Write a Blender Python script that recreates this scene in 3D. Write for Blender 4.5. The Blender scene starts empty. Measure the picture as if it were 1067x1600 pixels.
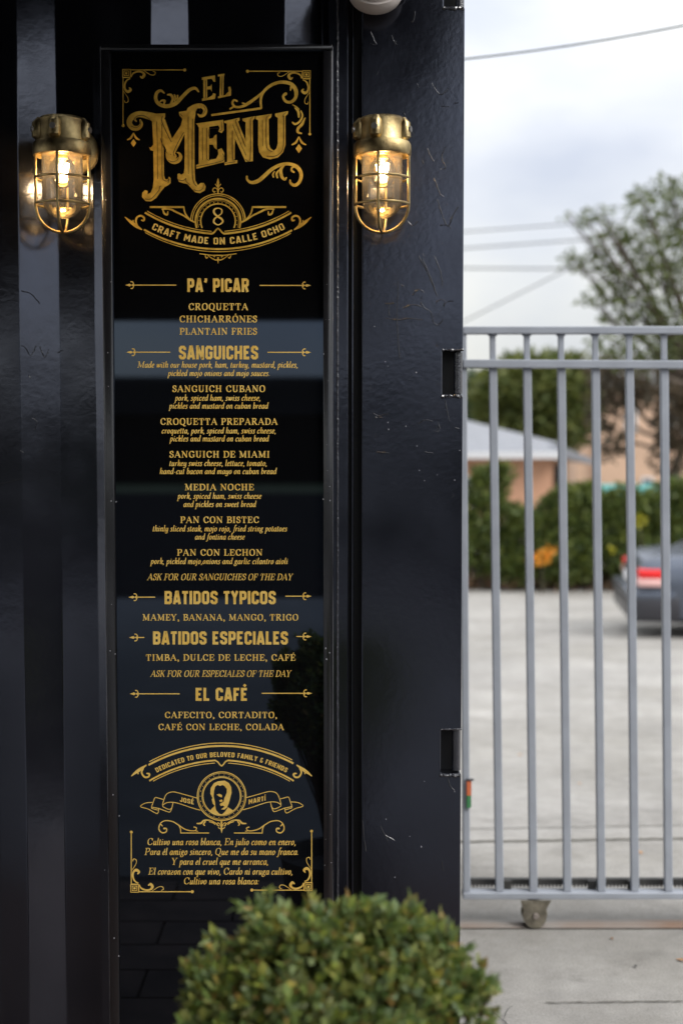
import bpy, bmesh, math, random
import numpy as np
from mathutils import Vector, Matrix, noise as mnoise
from mathutils.geometry import tessellate_polygon
random.seed(11); rng = np.random.default_rng(11)
S = bpy.context.scene
COL = S.collection
# ------------------------------------------------------------ camera
F = 2222.0; CX, CY = 533.5, 800.0; PITCH = math.radians(3.4); CAMZ = 1.57
cam = bpy.data.cameras.new('camera'); co = bpy.data.objects.new('camera', cam); COL.objects.link(co)
co.location = (0, 0, CAMZ); co.rotation_euler = (math.radians(90) - PITCH, 0, 0)
cam.sensor_fit = 'VERTICAL'; cam.sensor_height = 36.0; cam.lens = 36.0 * F / 1600.0
cam.clip_start = .05; cam.clip_end = 2000
cam.dof.use_dof = True; cam.dof.focus_distance = 2.99; cam.dof.aperture_fstop = 2.7; cam.dof.aperture_blades = 0
S.camera = co
# ------------------------------------------------------------ sky, sun, exposure
SUN_EL, SUN_ROT = math.radians(43), math.radians(124)
w = bpy.data.worlds.new('World'); S.world = w; w.use_nodes = True
nt = w.node_tree; N = nt.nodes; L = nt.links; N.clear()
out = N.new('ShaderNodeOutputWorld')
sky = N.new('ShaderNodeTexSky'); sky.sky_type = 'NISHITA'; sky.sun_disc = False
sky.sun_elevation = SUN_EL; sky.sun_rotation = SUN_ROT
bg1 = N.new('ShaderNodeBackground'); bg1.inputs[1].default_value = .1
L.new(sky.outputs[0], bg1.inputs[0])
tc = N.new('ShaderNodeTexCoord')
mp = N.new('ShaderNodeMapping'); mp.inputs['Scale'].default_value = (1.0, 1.0, 2.1); mp.inputs['Location'].default_value = (.37, .1, .12)
L.new(tc.outputs['Generated'], mp.inputs[0])
n1 = N.new('ShaderNodeTexNoise'); n1.inputs['Scale'].default_value = 3.6; n1.inputs['Detail'].default_value = 5; n1.inputs['Roughness'].default_value = .48
L.new(mp.outputs[0], n1.inputs['Vector'])
cr = N.new('ShaderNodeValToRGB'); e = cr.color_ramp.elements
e[0].position = .33; e[0].color = (.45, .475, .545, 1); e[1].position = .58; e[1].color = (.69, .685, .665, 1)
m = e.new(.45); m.color = (.56, .575, .615, 1)
L.new(n1.outputs[0], cr.inputs[0])
# an overcast sky brightens smoothly towards the zenith
sx = N.new('ShaderNodeSeparateXYZ'); L.new(tc.outputs['Generated'], sx.inputs[0])
mr = N.new('ShaderNodeMapRange'); mr.inputs[1].default_value = 0; mr.inputs[2].default_value = 1
mr.inputs[3].default_value = .655; mr.inputs[4].default_value = 2.4; L.new(sx.outputs[2], mr.inputs[0])
bg2 = N.new('ShaderNodeBackground'); L.new(cr.outputs[0], bg2.inputs[0]); L.new(mr.outputs[0], bg2.inputs[1])
mx = N.new('ShaderNodeMixShader'); mx.inputs[0].default_value = .88
L.new(bg1.outputs[0], mx.inputs[1]); L.new(bg2.outputs[0], mx.inputs[2]); L.new(mx.outputs[0], out.inputs[0])
sun = bpy.data.lights.new('sun', 'SUN'); sun.energy = 1.5; sun.angle = math.radians(25); sun.color = (1, .965, .92)
so = bpy.data.objects.new('sun', sun); COL.objects.link(so)
sd = Vector((math.sin(SUN_ROT) * math.cos(SUN_EL), math.cos(SUN_ROT) * math.cos(SUN_EL), math.sin(SUN_EL)))
so.rotation_euler = (-sd).to_track_quat('-Z', 'Y').to_euler(); so.location = (0, 0, 30)
S.view_settings.view_transform = 'Standard'; S.view_settings.look = 'None'
S.view_settings.exposure = 0.76; S.view_settings.gamma = 1; S.view_settings.use_curve_mapping = False
S.render.engine = 'CYCLES'
cy = S.cycles; cy.use_denoising = True; cy.max_bounces = 8; cy.transparent_max_bounces = 24
cy.sample_clamp_indirect = 6; cy.caustics_reflective = False; cy.caustics_refractive = False; cy.blur_glossy = .3
try:
    cy.denoiser = 'OPENIMAGEDENOISE'; cy.denoising_input_passes = 'RGB_ALBEDO_NORMAL'; cy.denoising_prefilter = 'ACCURATE'
except Exception: pass
# ------------------------------------------------------------ helpers
sp, cp = math.sin(PITCH), math.cos(PITCH)
def P(px, py, Y, t=0.0):
    'the point of the vertical plane y=Y that the photograph shows at px,py'
    a = (px - CX) / F; b = (CY - py) / F
    dy = cp + b * sp; dz = -sp + b * cp
    k = Y / dy
    return Vector((a * k, Y - t, CAMZ + dz * k))
def gz(Y):
    'height of the yard: level at the gate, falling to the car park, falling on beyond the bushes'
    if Y < 4.9: return 0.0
    if Y < 17: return -.072 * (Y - 4.9)
    if Y < 22: return -.871
    return -.871 - .045 * (Y - 22)
def G(px, py):
    Y = 4.0
    for _ in range(60):
        a = (CY - py) / F; dz = (-sp + a * cp) / (cp + a * sp)
        Y2 = (gz(Y) - CAMZ) / dz if dz < 0 else 60
        Y = Y * .5 + Y2 * .5
    p = P(px, py, Y); return p
def tag(o, label=None, cat=None, group=None, kind=None):
    if label: o['label'] = label
    if cat: o['category'] = cat
    if group: o['group'] = group
    if kind: o['kind'] = kind
    return o
def thing(name, label, cat, loc=(0, 0, 0), rz=0, group=None):
    o = bpy.data.objects.new(name, None); COL.objects.link(o); o.location = loc; o.rotation_euler = (0, 0, rz)
    o.empty_display_size = .1
    return tag(o, label, cat, group)
def place(o, parent=None):
    COL.objects.link(o)
    if parent is not None:
        o.parent = parent
    return o
def mesh_obj(name, verts, faces, mat, parent=None, smooth=False, world=True):
    'verts are in world space when world is true: they are moved into the parent\'s space'
    me = bpy.data.meshes.new(name)
    if parent is not None and world:
        loc = Vector((0, 0, 0)); pr = parent; inv = None
        M = Matrix.Identity(4); pr = parent
        while pr is not None:
            M = Matrix.LocRotScale(pr.location, pr.rotation_euler, pr.scale) @ M; pr = pr.parent
        inv = M.inverted(); verts = [inv @ Vector(v) for v in verts]
    me.from_pydata([tuple(v) for v in verts], [], faces); me.update()
    if smooth:
        me.polygons.foreach_set('use_smooth', [True] * len(me.polygons))
    if mat: me.materials.append(mat)
    o = bpy.data.objects.new(name, me); return place(o, parent)
class MB:
    def __init__(s): s.v = []; s.f = []
    def add(s, vs, fs):
        b = len(s.v); s.v += [Vector(v) for v in vs]; s.f += [tuple(i + b for i in f) for f in fs]; return s
    def box(s, x0, x1, y0, y1, z0, z1, bev=0):
        if bev:
            bm = bmesh.new(); bmesh.ops.create_cube(bm, size=1)
            for v in bm.verts:
                v.co = Vector(((x0 + x1) / 2 + v.co.x * (x1 - x0), (y0 + y1) / 2 + v.co.y * (y1 - y0), (z0 + z1) / 2 + v.co.z * (z1 - z0)))
            bmesh.ops.bevel(bm, geom=bm.edges[:], offset=bev, segments=2, affect='EDGES', profile=.5)
            bm.verts.index_update()
            s.add([v.co.copy() for v in bm.verts], [tuple(v.index for v in f.verts) for f in bm.faces]); bm.free(); return s
        v = [(x, y, z) for x in (x0, x1) for y in (y0, y1) for z in (z0, z1)]
        return s.add(v, [(0, 1, 3, 2), (4, 6, 7, 5), (0, 4, 5, 1), (2, 3, 7, 6), (0, 2, 6, 4), (1, 5, 7, 3)])
    def bar(s, a, b, w, d):
        'box from a to b (both Vectors, roughly vertical), w along x, d along y'
        a = Vector(a); b = Vector(b); v = []
        for p in (a, b):
            v += [p + Vector((sx_ * w / 2, sy_ * d / 2, 0)) for sx_, sy_ in ((-1, -1), (1, -1), (1, 1), (-1, 1))]
        return s.add(v, [(3, 2, 1, 0), (4, 5, 6, 7)] + [(i, (i + 1) % 4, 4 + (i + 1) % 4, 4 + i) for i in range(4)])
    def tube(s, pts, r, n=8, cap=True):
        pts = [Vector(p) for p in pts]; rs = r if isinstance(r, (list, tuple)) else [r] * len(pts)
        b = len(s.v); ref = None
        for i, p in enumerate(pts):
            t = (pts[min(i + 1, len(pts) - 1)] - pts[max(i - 1, 0)]).normalized()
            if ref is None: ref = t.orthogonal().normalized()
            ref = (ref - t * ref.dot(t)); ref = ref.normalized() if ref.length > 1e-6 else t.orthogonal().normalized()
            q = t.cross(ref)
            for k in range(n):
                a = 2 * math.pi * k / n; s.v.append(p + (ref * math.cos(a) + q * math.sin(a)) * rs[i])
        for i in range(len(pts) - 1):
            for k in range(n):
                k2 = (k + 1) % n; s.f.append((b + i * n + k, b + i * n + k2, b + (i + 1) * n + k2, b + (i + 1) * n + k))
        if cap:
            s.f.append(tuple(b + k for k in range(n))[::-1]); s.f.append(tuple(b + (len(pts) - 1) * n + k for k in range(n)))
        return s
    def lathe(s, prof, c, n=32, M=None):
        'prof: list of (r, z) about the z axis at c'
        b = len(s.v); c = Vector(c)
        for r, z in prof:
            for k in range(n):
                a = 2 * math.pi * k / n; v = Vector((r * math.cos(a), r * math.sin(a), z))
                if M is not None: v = M @ v
                s.v.append(c + v)
        for i in range(len(prof) - 1):
            for k in range(n):
                k2 = (k + 1) % n; s.f.append((b + i * n + k, b + i * n + k2, b + (i + 1) * n + k2, b + (i + 1) * n + k))
        return s
    def prism(s, pts, y0, y1):
        'extrude a polygon given as (x, z) from y0 to y1'
        n = len(pts); v = [(x, y0, z) for x, z in pts] + [(x, y1, z) for x, z in pts]
        tr = [tuple(t) for t in tessellate_polygon([[Vector((x, z, 0)) for x, z in pts]])]
        return s.add(v, tr + [tuple(n + i for i in t[::-1]) for t in tr] + [(i, (i + 1) % n, n + (i + 1) % n, n + i) for i in range(n)])
    def build(s, name, mat, parent=None, smooth=False, world=True, fix=True):
        o = mesh_obj(name, s.v, s.f, mat, parent, smooth, world)
        if fix:
            bm = bmesh.new(); bm.from_mesh(o.data); bmesh.ops.recalc_face_normals(bm, faces=bm.faces); bm.to_mesh(o.data); bm.free()
        if smooth:
            try: o.data.set_sharp_from_angle(angle=math.radians(40))
            except Exception: pass
        return o
def copy_tree(o, parent=None):
    c = o.copy(); COL.objects.link(c); c.parent = parent
    for ch in list(o.children): copy_tree(ch, c)
    return c
# ------------------------------------------------------------ materials
def mat(name, col, rough=.5, metal=0, tint=None, ior=1.5, var=0, vscale=8, bump=0, bscale=200, col2=None, detail=4, rvar=0, rand=None, alpha=None, trans=None, coords='Object', stretch=None):
    m = bpy.data.materials.new(name); m.use_nodes = True; t = m.node_tree; n = t.nodes; l = t.links
    b = n['Principled BSDF']; b.inputs['Base Color'].default_value = (*col, 1); b.inputs['Roughness'].default_value = rough
    b.inputs['Metallic'].default_value = metal; b.inputs['IOR'].default_value = ior
    if tint: b.inputs['Specular Tint'].default_value = (*tint, 1)
    tc = n.new('ShaderNodeTexCoord'); src = tc.outputs[coords]
    if stretch:
        mp = n.new('ShaderNodeMapping'); mp.inputs['Scale'].default_value = stretch; l.new(src, mp.inputs[0]); src = mp.outputs[0]
    if var or col2 or rand:
        c2 = col2 or tuple(c * (1 - var) for c in col)
        r = n.new('ShaderNodeValToRGB')
        if rand:
            g = n.new('ShaderNodeNewGeometry'); l.new(g.outputs['Random Per Island'], r.inputs[0])
            els = r.color_ramp.elements
            while len(els) > 1: els.remove(els[-1])
            els[0].position = 0; els[0].color = (*rand[0], 1)
            for i, c in enumerate(rand[1:]):
                x = els.new((i + 1) / (len(rand) - 1)); x.color = (*c, 1)
        else:
            ns = n.new('ShaderNodeTexNoise'); ns.inputs['Scale'].default_value = vscale; ns.inputs['Detail'].default_value = detail
            l.new(src, ns.inputs['Vector']); l.new(ns.outputs[0], r.inputs[0])
            r.color_ramp.elements[0].position = .35; r.color_ramp.elements[0].color = (*c2, 1)
            r.color_ramp.elements[1].position = .65; r.color_ramp.elements[1].color = (*col, 1)
        l.new(r.outputs[0], b.inputs['Base Color'])
    if rvar:
        ns = n.new('ShaderNodeTexNoise'); ns.inputs['Scale'].default_value = vscale * 1.7; ns.inputs['Detail'].default_value = 5
        l.new(src, ns.inputs['Vector'])
        q = n.new('ShaderNodeMapRange'); q.inputs[1].default_value = .3; q.inputs[2].default_value = .7
        q.inputs[3].default_value = max(0, rough - rvar); q.inputs[4].default_value = rough + rvar
        l.new(ns.outputs[0], q.inputs[0]); l.new(q.outputs[0], b.inputs['Roughness'])
    if bump:
        ns = n.new('ShaderNodeTexNoise'); ns.inputs['Scale'].default_value = bscale; ns.inputs['Detail'].default_value = 3
        l.new(src, ns.inputs['Vector'])
        bp = n.new('ShaderNodeBump'); bp.inputs['Strength'].default_value = bump; bp.inputs['Distance'].default_value = .001
        l.new(ns.outputs[0], bp.inputs['Height']); l.new(bp.outputs[0], b.inputs['Normal'])
    if trans:
        b.inputs['Subsurface Weight'].default_value = 0
        tr = n.new('ShaderNodeBsdfTranslucent'); ms = n.new('ShaderNodeMixShader'); ms.inputs[0].default_value = trans
        if r: l.new(r.outputs[0], tr.inputs[0])
        l.new(b.outputs[0], ms.inputs[1]); l.new(tr.outputs[0], ms.inputs[2]); l.new(ms.outputs[0], n['Material Output'].inputs[0])
    return m
def glass_mat(name, tint=(1, 1, 1), haze=.0):
    m = bpy.data.materials.new(name); m.use_nodes = True; t = m.node_tree; n = t.nodes; l = t.links
    n.remove(n['Principled BSDF'])
    tr = n.new('ShaderNodeBsdfTransparent'); tr.inputs[0].default_value = (*tint, 1)
    gl = n.new('ShaderNodeBsdfGlossy'); gl.inputs['Roughness'].default_value = .04
    fr = n.new('ShaderNodeLayerWeight'); fr.inputs[0].default_value = .35
    mx = n.new('ShaderNodeMixShader'); l.new(fr.outputs['Fresnel'], mx.inputs[0]); l.new(tr.outputs[0], mx.inputs[1]); l.new(gl.outputs[0], mx.inputs[2])
    m2 = n.new('ShaderNodeMixShader'); m2.inputs[0].default_value = haze; d = n.new('ShaderNodeBsdfTranslucent'); d.inputs[0].default_value = (1, .95, .88, 1)
    l.new(mx.outputs[0], m2.inputs[1]); l.new(d.outputs[0], m2.inputs[2]); l.new(m2.outputs[0], n['Material Output'].inputs[0]); return m
def matte(m):
    m.node_tree.nodes['Principled BSDF'].inputs['Specular IOR Level'].default_value = 0; return m
def emit_mat(name, col, st):
    m = bpy.data.materials.new(name); m.use_nodes = True; b = m.node_tree.nodes['Principled BSDF']
    b.inputs['Base Color'].default_value = (*col, 1); b.inputs['Emission Color'].default_value = (*col, 1); b.inputs['Emission Strength'].default_value = st
    return m
# ------------------------------------------------------------ lettering drawn as pen strokes
# type: l straight by direction, T thick, t thin, c smooth open, o smooth closed, f serif (x y half), d dot (x y r)
SERIF = {
'A': (94, 't 10 2 46 98;T 44 100 82 0;t 24 34 66 34;f 10 2 12;f 80 2 15'),
'B': (80, 'T 22 0 22 100;c 20 97 44 97 62 90 64 75 56 58 42 52 22 52;c 40 52 60 48 73 38 71 18 60 5 42 3 20 3;f 16 2 13;f 16 98 13'),
'C': (86, 'c 76 70 66 90 50 98 30 92 16 70 15 45 24 16 46 3 66 8 80 28;t 77 64 78 97'),
'D': (92, 'T 22 0 22 100;c 20 97 46 97 70 86 82 64 82 38 70 14 46 3 20 3;f 16 2 13;f 16 98 13'),
'E': (78, 'T 22 0 22 100;t 20 97 70 97;t 70 98 72 70;t 22 52 54 52;t 54 38 54 66;t 20 3 72 3;t 71 3 76 32;f 16 2 13;f 16 98 13'),
'F': (74, 'T 22 0 22 100;t 20 97 68 97;t 68 98 70 68;t 22 50 52 50;t 52 36 52 64;f 20 2 18;f 16 98 13'),
'G': (92, 'c 76 72 66 90 48 98 28 91 15 70 15 42 24 14 46 3 66 6 76 14;T 76 6 76 42;f 74 42 16;t 78 66 78 97'),
'H': (100, 'T 24 0 24 100;T 76 0 76 100;t 24 52 76 52;f 22 2 17;f 22 98 17;f 78 2 17;f 78 98 17'),
'I': (46, 'T 23 0 23 100;f 23 2 17;f 23 98 17'),
'J': (56, 'T 34 98 34 18;c 34 22 28 2 10 0;f 34 98 17'),
'K': (90, 'T 22 0 22 100;t 26 44 70 98;T 42 60 78 0;f 20 2 17;f 20 98 17;f 78 2 12;f 70 98 14'),
'L': (74, 'T 22 0 22 100;t 20 3 68 3;t 67 3 72 34;f 16 2 13;f 20 98 17'),
'M': (116, 't 20 0 22 98;T 22 98 57 6;t 57 6 94 98;T 94 0 94 100;f 18 2 13;f 14 98 12;f 96 2 15;f 100 98 12'),
'N': (98, 't 18 0 20 98;T 18 98 80 4;t 80 0 80 98;f 18 2 14;f 12 98 11;f 80 98 14'),
'O': (92, 'o 46 98 26 92 14 70 14 30 26 8 46 2 66 8 78 30 78 70 66 92'),
'P': (78, 'T 22 0 22 100;c 20 97 46 97 66 88 68 70 62 52 44 44 22 44;f 20 2 18;f 16 98 13'),
'Q': (92, 'o 46 98 26 92 14 70 14 30 26 8 46 2 66 8 78 30 78 70 66 92;c 44 2 60 -6 74 -20 96 -16'),
'R': (90, 'T 22 0 22 100;c 20 97 46 97 64 90 66 74 58 56 42 50 22 50;T 42 52 76 2;f 20 2 17;f 16 98 13;f 80 2 10'),
'S': (66, 'c 56 76 48 92 34 98 18 91 14 76 22 60 40 50 55 38 56 20 44 5 28 2 14 12 10 30;t 57 66 57 98;t 9 34 9 2'),
'T': (84, 'T 42 0 42 100;t 10 97 74 97;t 9 98 8 68;t 75 98 76 68;f 42 2 18'),
'U': (94, 'T 22 98 22 34;c 22 40 26 12 46 2 66 10 72 36;t 73 30 73 98;f 22 98 17;f 74 98 14'),
'V': (90, 'T 14 98 46 2;t 46 2 76 98;f 16 98 15;f 76 98 13'),
'Y': (86, 'T 42 0 42 48;T 12 98 42 46;t 42 46 72 98;f 42 2 17;f 14 98 14;f 72 98 13'),
'Z': (76, 't 12 97 66 97;T 66 97 10 3;t 10 3 68 3'),
',': (30, 'd 14 8 9;c 19 8 18 -8 8 -18'), '.': (28, 'd 14 8 9'), "'": (28, 'd 14 92 9;c 19 92 18 78 8 70'), '-': (40, 't 8 36 32 36'), ':': (28, 'd 13 8 8;d 16 52 8'),
' ': (38, ''),
}
SERIF['É'] = (SERIF['E'][0], SERIF['E'][1] + ';l 40 112 56 128'); SERIF['Ó'] = (92, SERIF['O'][1] + ';l 42 112 58 130')
# italic lower case, upright here and sheared later; x-height 60
ITAL = {
'a': (50, 'o 30 60 14 50 8 26 14 5 24 2 36 22 40 46;l 41 60 40 16;c 40 18 42 3 52 12'),
'b': (46, 'l 12 104 12 20;t 6 100 14 104;c 12 24 14 4 24 2 38 14 42 36 36 54 26 59 16 46'),
'c': (42, 'c 36 50 30 60 18 54 9 32 12 8 24 1 38 14;d 35 50 5'),
'd': (50, 'o 30 60 14 50 8 26 14 5 24 2 36 22 40 46;l 42 104 40 16;t 36 100 44 104;c 40 18 42 3 52 12'),
'e': (42, 'c 10 28 28 34 36 48 28 60 16 52 9 30 12 8 22 1 38 14'),
'f': (34, 'c 44 96 36 105 28 92 22 40 16 -14 6 -30 -4 -24;t 8 59 38 59;d 42 96 5'),
'g': (46, 'o 24 60 12 50 12 34 22 26 32 36 32 52;t 32 56 46 60;c 18 28 10 18 22 10 34 4 38 -12 26 -28 8 -26 2 -12 14 6'),
'h': (52, 'l 12 104 12 0;t 6 100 14 104;c 12 34 22 54 34 60 40 50 38 16 42 2 52 12'),
'i': (28, 't 4 50 12 59;l 14 60 13 16;c 13 18 14 2 25 12;d 15 80 6'),
'j': (26, 't 4 50 12 59;l 14 60 13 -8;c 13 -4 10 -26 -4 -24;d 15 80 6'),
'k': (46, 'l 12 104 12 0;t 6 100 14 104;c 12 26 26 54 38 58 40 44 26 32 14 30;c 24 32 32 20 36 2 48 12'),
'l': (26, 'l 13 104 12 16;t 6 100 14 104;c 12 18 14 2 24 12'),
'm': (76, 't 4 50 12 59;l 13 60 12 0;c 12 34 22 54 32 60 37 50 36 0;c 37 34 47 54 58 60 63 50 61 16 65 2 75 12'),
'n': (52, 't 4 50 12 59;l 13 60 12 0;c 12 34 22 54 34 60 40 50 38 16 42 2 52 12'),
'o': (46, 'o 24 60 12 48 8 26 14 6 22 1 34 12 39 34 34 54'),
'p': (50, 't 4 50 12 59;l 14 62 12 -36;t 2 -36 22 -36;c 12 24 20 52 32 60 42 48 42 26 32 6 22 1 12 14'),
'q': (48, 'o 30 60 14 50 8 26 14 5 24 2 36 22 40 46;l 41 60 40 -36;t 30 -36 50 -36'),
'r': (38, 't 4 50 12 59;l 14 60 12 0;c 13 34 22 54 36 58;d 34 54 6'),
's': (36, 'c 30 50 24 60 13 56 12 44 22 32 28 16 22 2 10 1 5 10'),
't': (30, 'l 14 82 12 16;c 12 18 14 1 28 12;t 4 59 28 59'),
'u': (52, 't 4 50 12 59;l 13 60 12 20;c 12 22 14 2 24 4 36 24;l 40 60 39 16;c 39 18 42 2 52 12'),
'v': (44, 't 4 50 10 59;l 12 60 16 4;c 15 3 30 14 40 44 34 60'),
'w': (66, 't 4 50 10 59;l 12 60 15 4;c 15 3 26 16 34 58;l 36 60 38 4;c 38 3 54 14 62 44 56 60'),
'y': (48, 't 4 50 12 59;l 13 60 12 20;c 12 22 14 2 24 4 36 24;l 40 60 39 0;c 39 4 34 -26 16 -28 4 -22'),
'z': (44, 't 8 57 36 57;T 36 57 8 4;t 8 3 38 3'),
',': (22, 'd 10 6 6;c 14 6 12 -8 4 -16'), '.': (22, 'd 10 6 6'), ':': (24, 'd 8 6 6;d 12 50 6'), '-': (34, 't 6 30 28 30'), ' ': (26, ''),
}
ITAL['é'] = (42, ITAL['e'][1] + ';l 24 74 34 90')
for k_, v_ in SERIF.items():
    if k_ not in ITAL: ITAL[k_] = v_
BLOCK = {   # centre lines of a heavy chamfered letter; a leading + closes the loop
'A': (58, '8 0 25 92 33 92 50 0;17 24 41 24'), 'B': (56, '+10 10 10 90 38 90 46 82 46 60 40 52 46 43 46 18 38 10;10 51 40 51'),
'C': (54, '44 66 44 82 36 90 18 90 10 82 10 18 18 10 36 10 44 18 44 34'), 'D': (56, '+10 10 10 90 37 90 46 80 46 20 37 10'),
'E': (48, '44 10 10 10 10 90 44 90;10 51 36 51'), 'F': (46, '10 0 10 90 43 90;10 49 35 49'),
'G': (56, '46 68 46 82 38 90 18 90 10 82 10 18 18 10 38 10 46 18 46 46 30 46'), 'H': (58, '10 0 10 100;48 0 48 100;10 51 48 51'),
'I': (20, '10 0 10 100'), 'J': (46, '38 100 38 18 30 10 16 10 8 18 8 32'), 'L': (46, '10 100 10 10 43 10'), 'M': (70, '10 0 10 90 14 90 35 38 56 90 60 90 60 0'),
'N': (60, '10 0 10 92 13 92 47 8 50 8 50 100'), 'O': (56, '+10 18 18 10 38 10 46 18 46 82 38 90 18 90 10 82'), 'P': (54, '10 0 10 90 36 90 44 82 44 50 36 42 10 42'),
'R': (56, '10 0 10 90 37 90 45 82 45 54 37 46 10 46;30 46 46 0'), 'S': (54, '44 68 44 82 36 90 18 90 10 82 10 62 18 54 36 46 44 38 44 18 36 10 18 10 10 18 10 32'),
'T': (48, '24 0 24 90;2 90 46 90'), 'U': (56, '10 100 10 18 18 10 38 10 46 18 46 100'), 'V': (58, '8 100 26 8 32 8 50 100'), 'Y': (56, '8 100 28 52 28 0;28 52 48 100'),
'&': (54, '44 84 36 90 20 90 14 82 14 62 20 54 34 54;20 54 12 46 12 18 20 10 38 10 44 18 44 40'), "'": (24, '14 100 14 84 8 70'), ' ': (26, ''),
}
BLOCK['É'] = (48, BLOCK['E'][1] + ';22 110 34 126'); BLOCK['Í'] = (20, '10 0 10 100;8 110 18 126')
def catmull(pts, closed=False, n=5):
    out = []; m = len(pts)
    rng_ = range(m if closed else m - 1)
    for i in rng_:
        g = (lambda k: pts[k % m]) if closed else (lambda k: pts[min(max(k, 0), m - 1)])
        p0, p1, p2, p3 = g(i - 1), g(i), g(i + 1), g(i + 2)
        for k in range(n):
            t = k / n; t2 = t * t; t3 = t2 * t
            out.append(tuple(.5 * (2 * b + (c - a) * t + (2 * a - 5 * b + 4 * c - d) * t2 + (3 * b - a - 3 * c + d) * t3) for a, b, c, d in zip(p0, p1, p2, p3)))
    if not closed: out.append(tuple(pts[-1]))
    return out
def ribbon(pts, wf, closed=False, miter=True):
    'pts 2D, wf(i, tangent) full width -> (verts, faces)'
    m = len(pts); vs = []; fs = []
    for i in range(m):
        p = Vector(pts[i][:2])
        a = Vector(pts[(i - 1) % m][:2]) if (closed or i > 0) else None
        b = Vector(pts[(i + 1) % m][:2]) if (closed or i < m - 1) else None
        t1 = (p - a).normalized() if a is not None and (p - a).length > 1e-9 else None
        t2 = (b - p).normalized() if b is not None and (b - p).length > 1e-9 else None
        if t1 is None: t1 = t2
        if t2 is None: t2 = t1
        t = t1 + t2; t = t.normalized() if t.length > 1e-6 else t1
        k = 1 / max(.45, t.dot(t1)) if miter else 1
        nrm = Vector((-t.y, t.x)); w_ = wf(i, t) * .5 * k
        vs += [p + nrm * w_, p - nrm * w_]
    for i in range(m if closed else m - 1):
        j = (i + 1) % m; fs.append((2 * i, 2 * i + 1, 2 * j + 1, 2 * j))
    return vs, fs
def disc(x, y, r, n=10):
    return [Vector((x + r * math.cos(2 * math.pi * k / n), y + r * math.sin(2 * math.pi * k / n))) for k in range(n)], [tuple(range(n))]
def glyph_shapes(ch, font, T=15, t=5):
    out = []
    if font == 'block':
        wd, s = BLOCK[ch]
        for st in filter(None, s.split(';')):
            cl = st[0] == '+'; q = [float(x) for x in st.lstrip('+').split()]; pts = list(zip(q[::2], q[1::2]))
            out.append(ribbon(pts, lambda i, tt: T, cl))
        return wd, out
    wd, s = (SERIF if font == 'serif' else ITAL)[ch]
    for st in filter(None, s.split(';')):
        k, *q = st.split(); q = [float(x) for x in q]
        if k == 'd': out.append(disc(q[0], q[1], q[2] * (T / 15) ** .5)); continue
        if k == 'f': out.append(ribbon([(q[0] - q[2], q[1]), (q[0] + q[2], q[1])], lambda i, tt: t)); continue
        pts = list(zip(q[::2], q[1::2])); nib = math.radians(14)
        def wf(i, tt): return t + (T - t) * abs(math.sin(math.atan2(tt.y, tt.x) - nib)) ** 1.25
        if k == 'T': out.append(ribbon(pts, lambda i, tt: T))
        elif k == 't': out.append(ribbon(pts, lambda i, tt: t))
        elif k == 'l': out.append(ribbon(pts, wf))
        elif k == 'c': out.append(ribbon(catmull(pts), wf))
        elif k == 'o': out.append(ribbon(catmull(pts, True), wf, True))
    return wd, out
def layout(text, font, T, t, track=0, shear=0):
    x = 0; out = []
    for ch in text:
        wd, sh = glyph_shapes(ch, font, T, t)
        for vs, fs in sh: out.append(([Vector((v.x + x + shear * v.y, v.y)) for v in vs], fs))
        x += wd + track
    return out
SIGN_Y = 2.995
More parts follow.
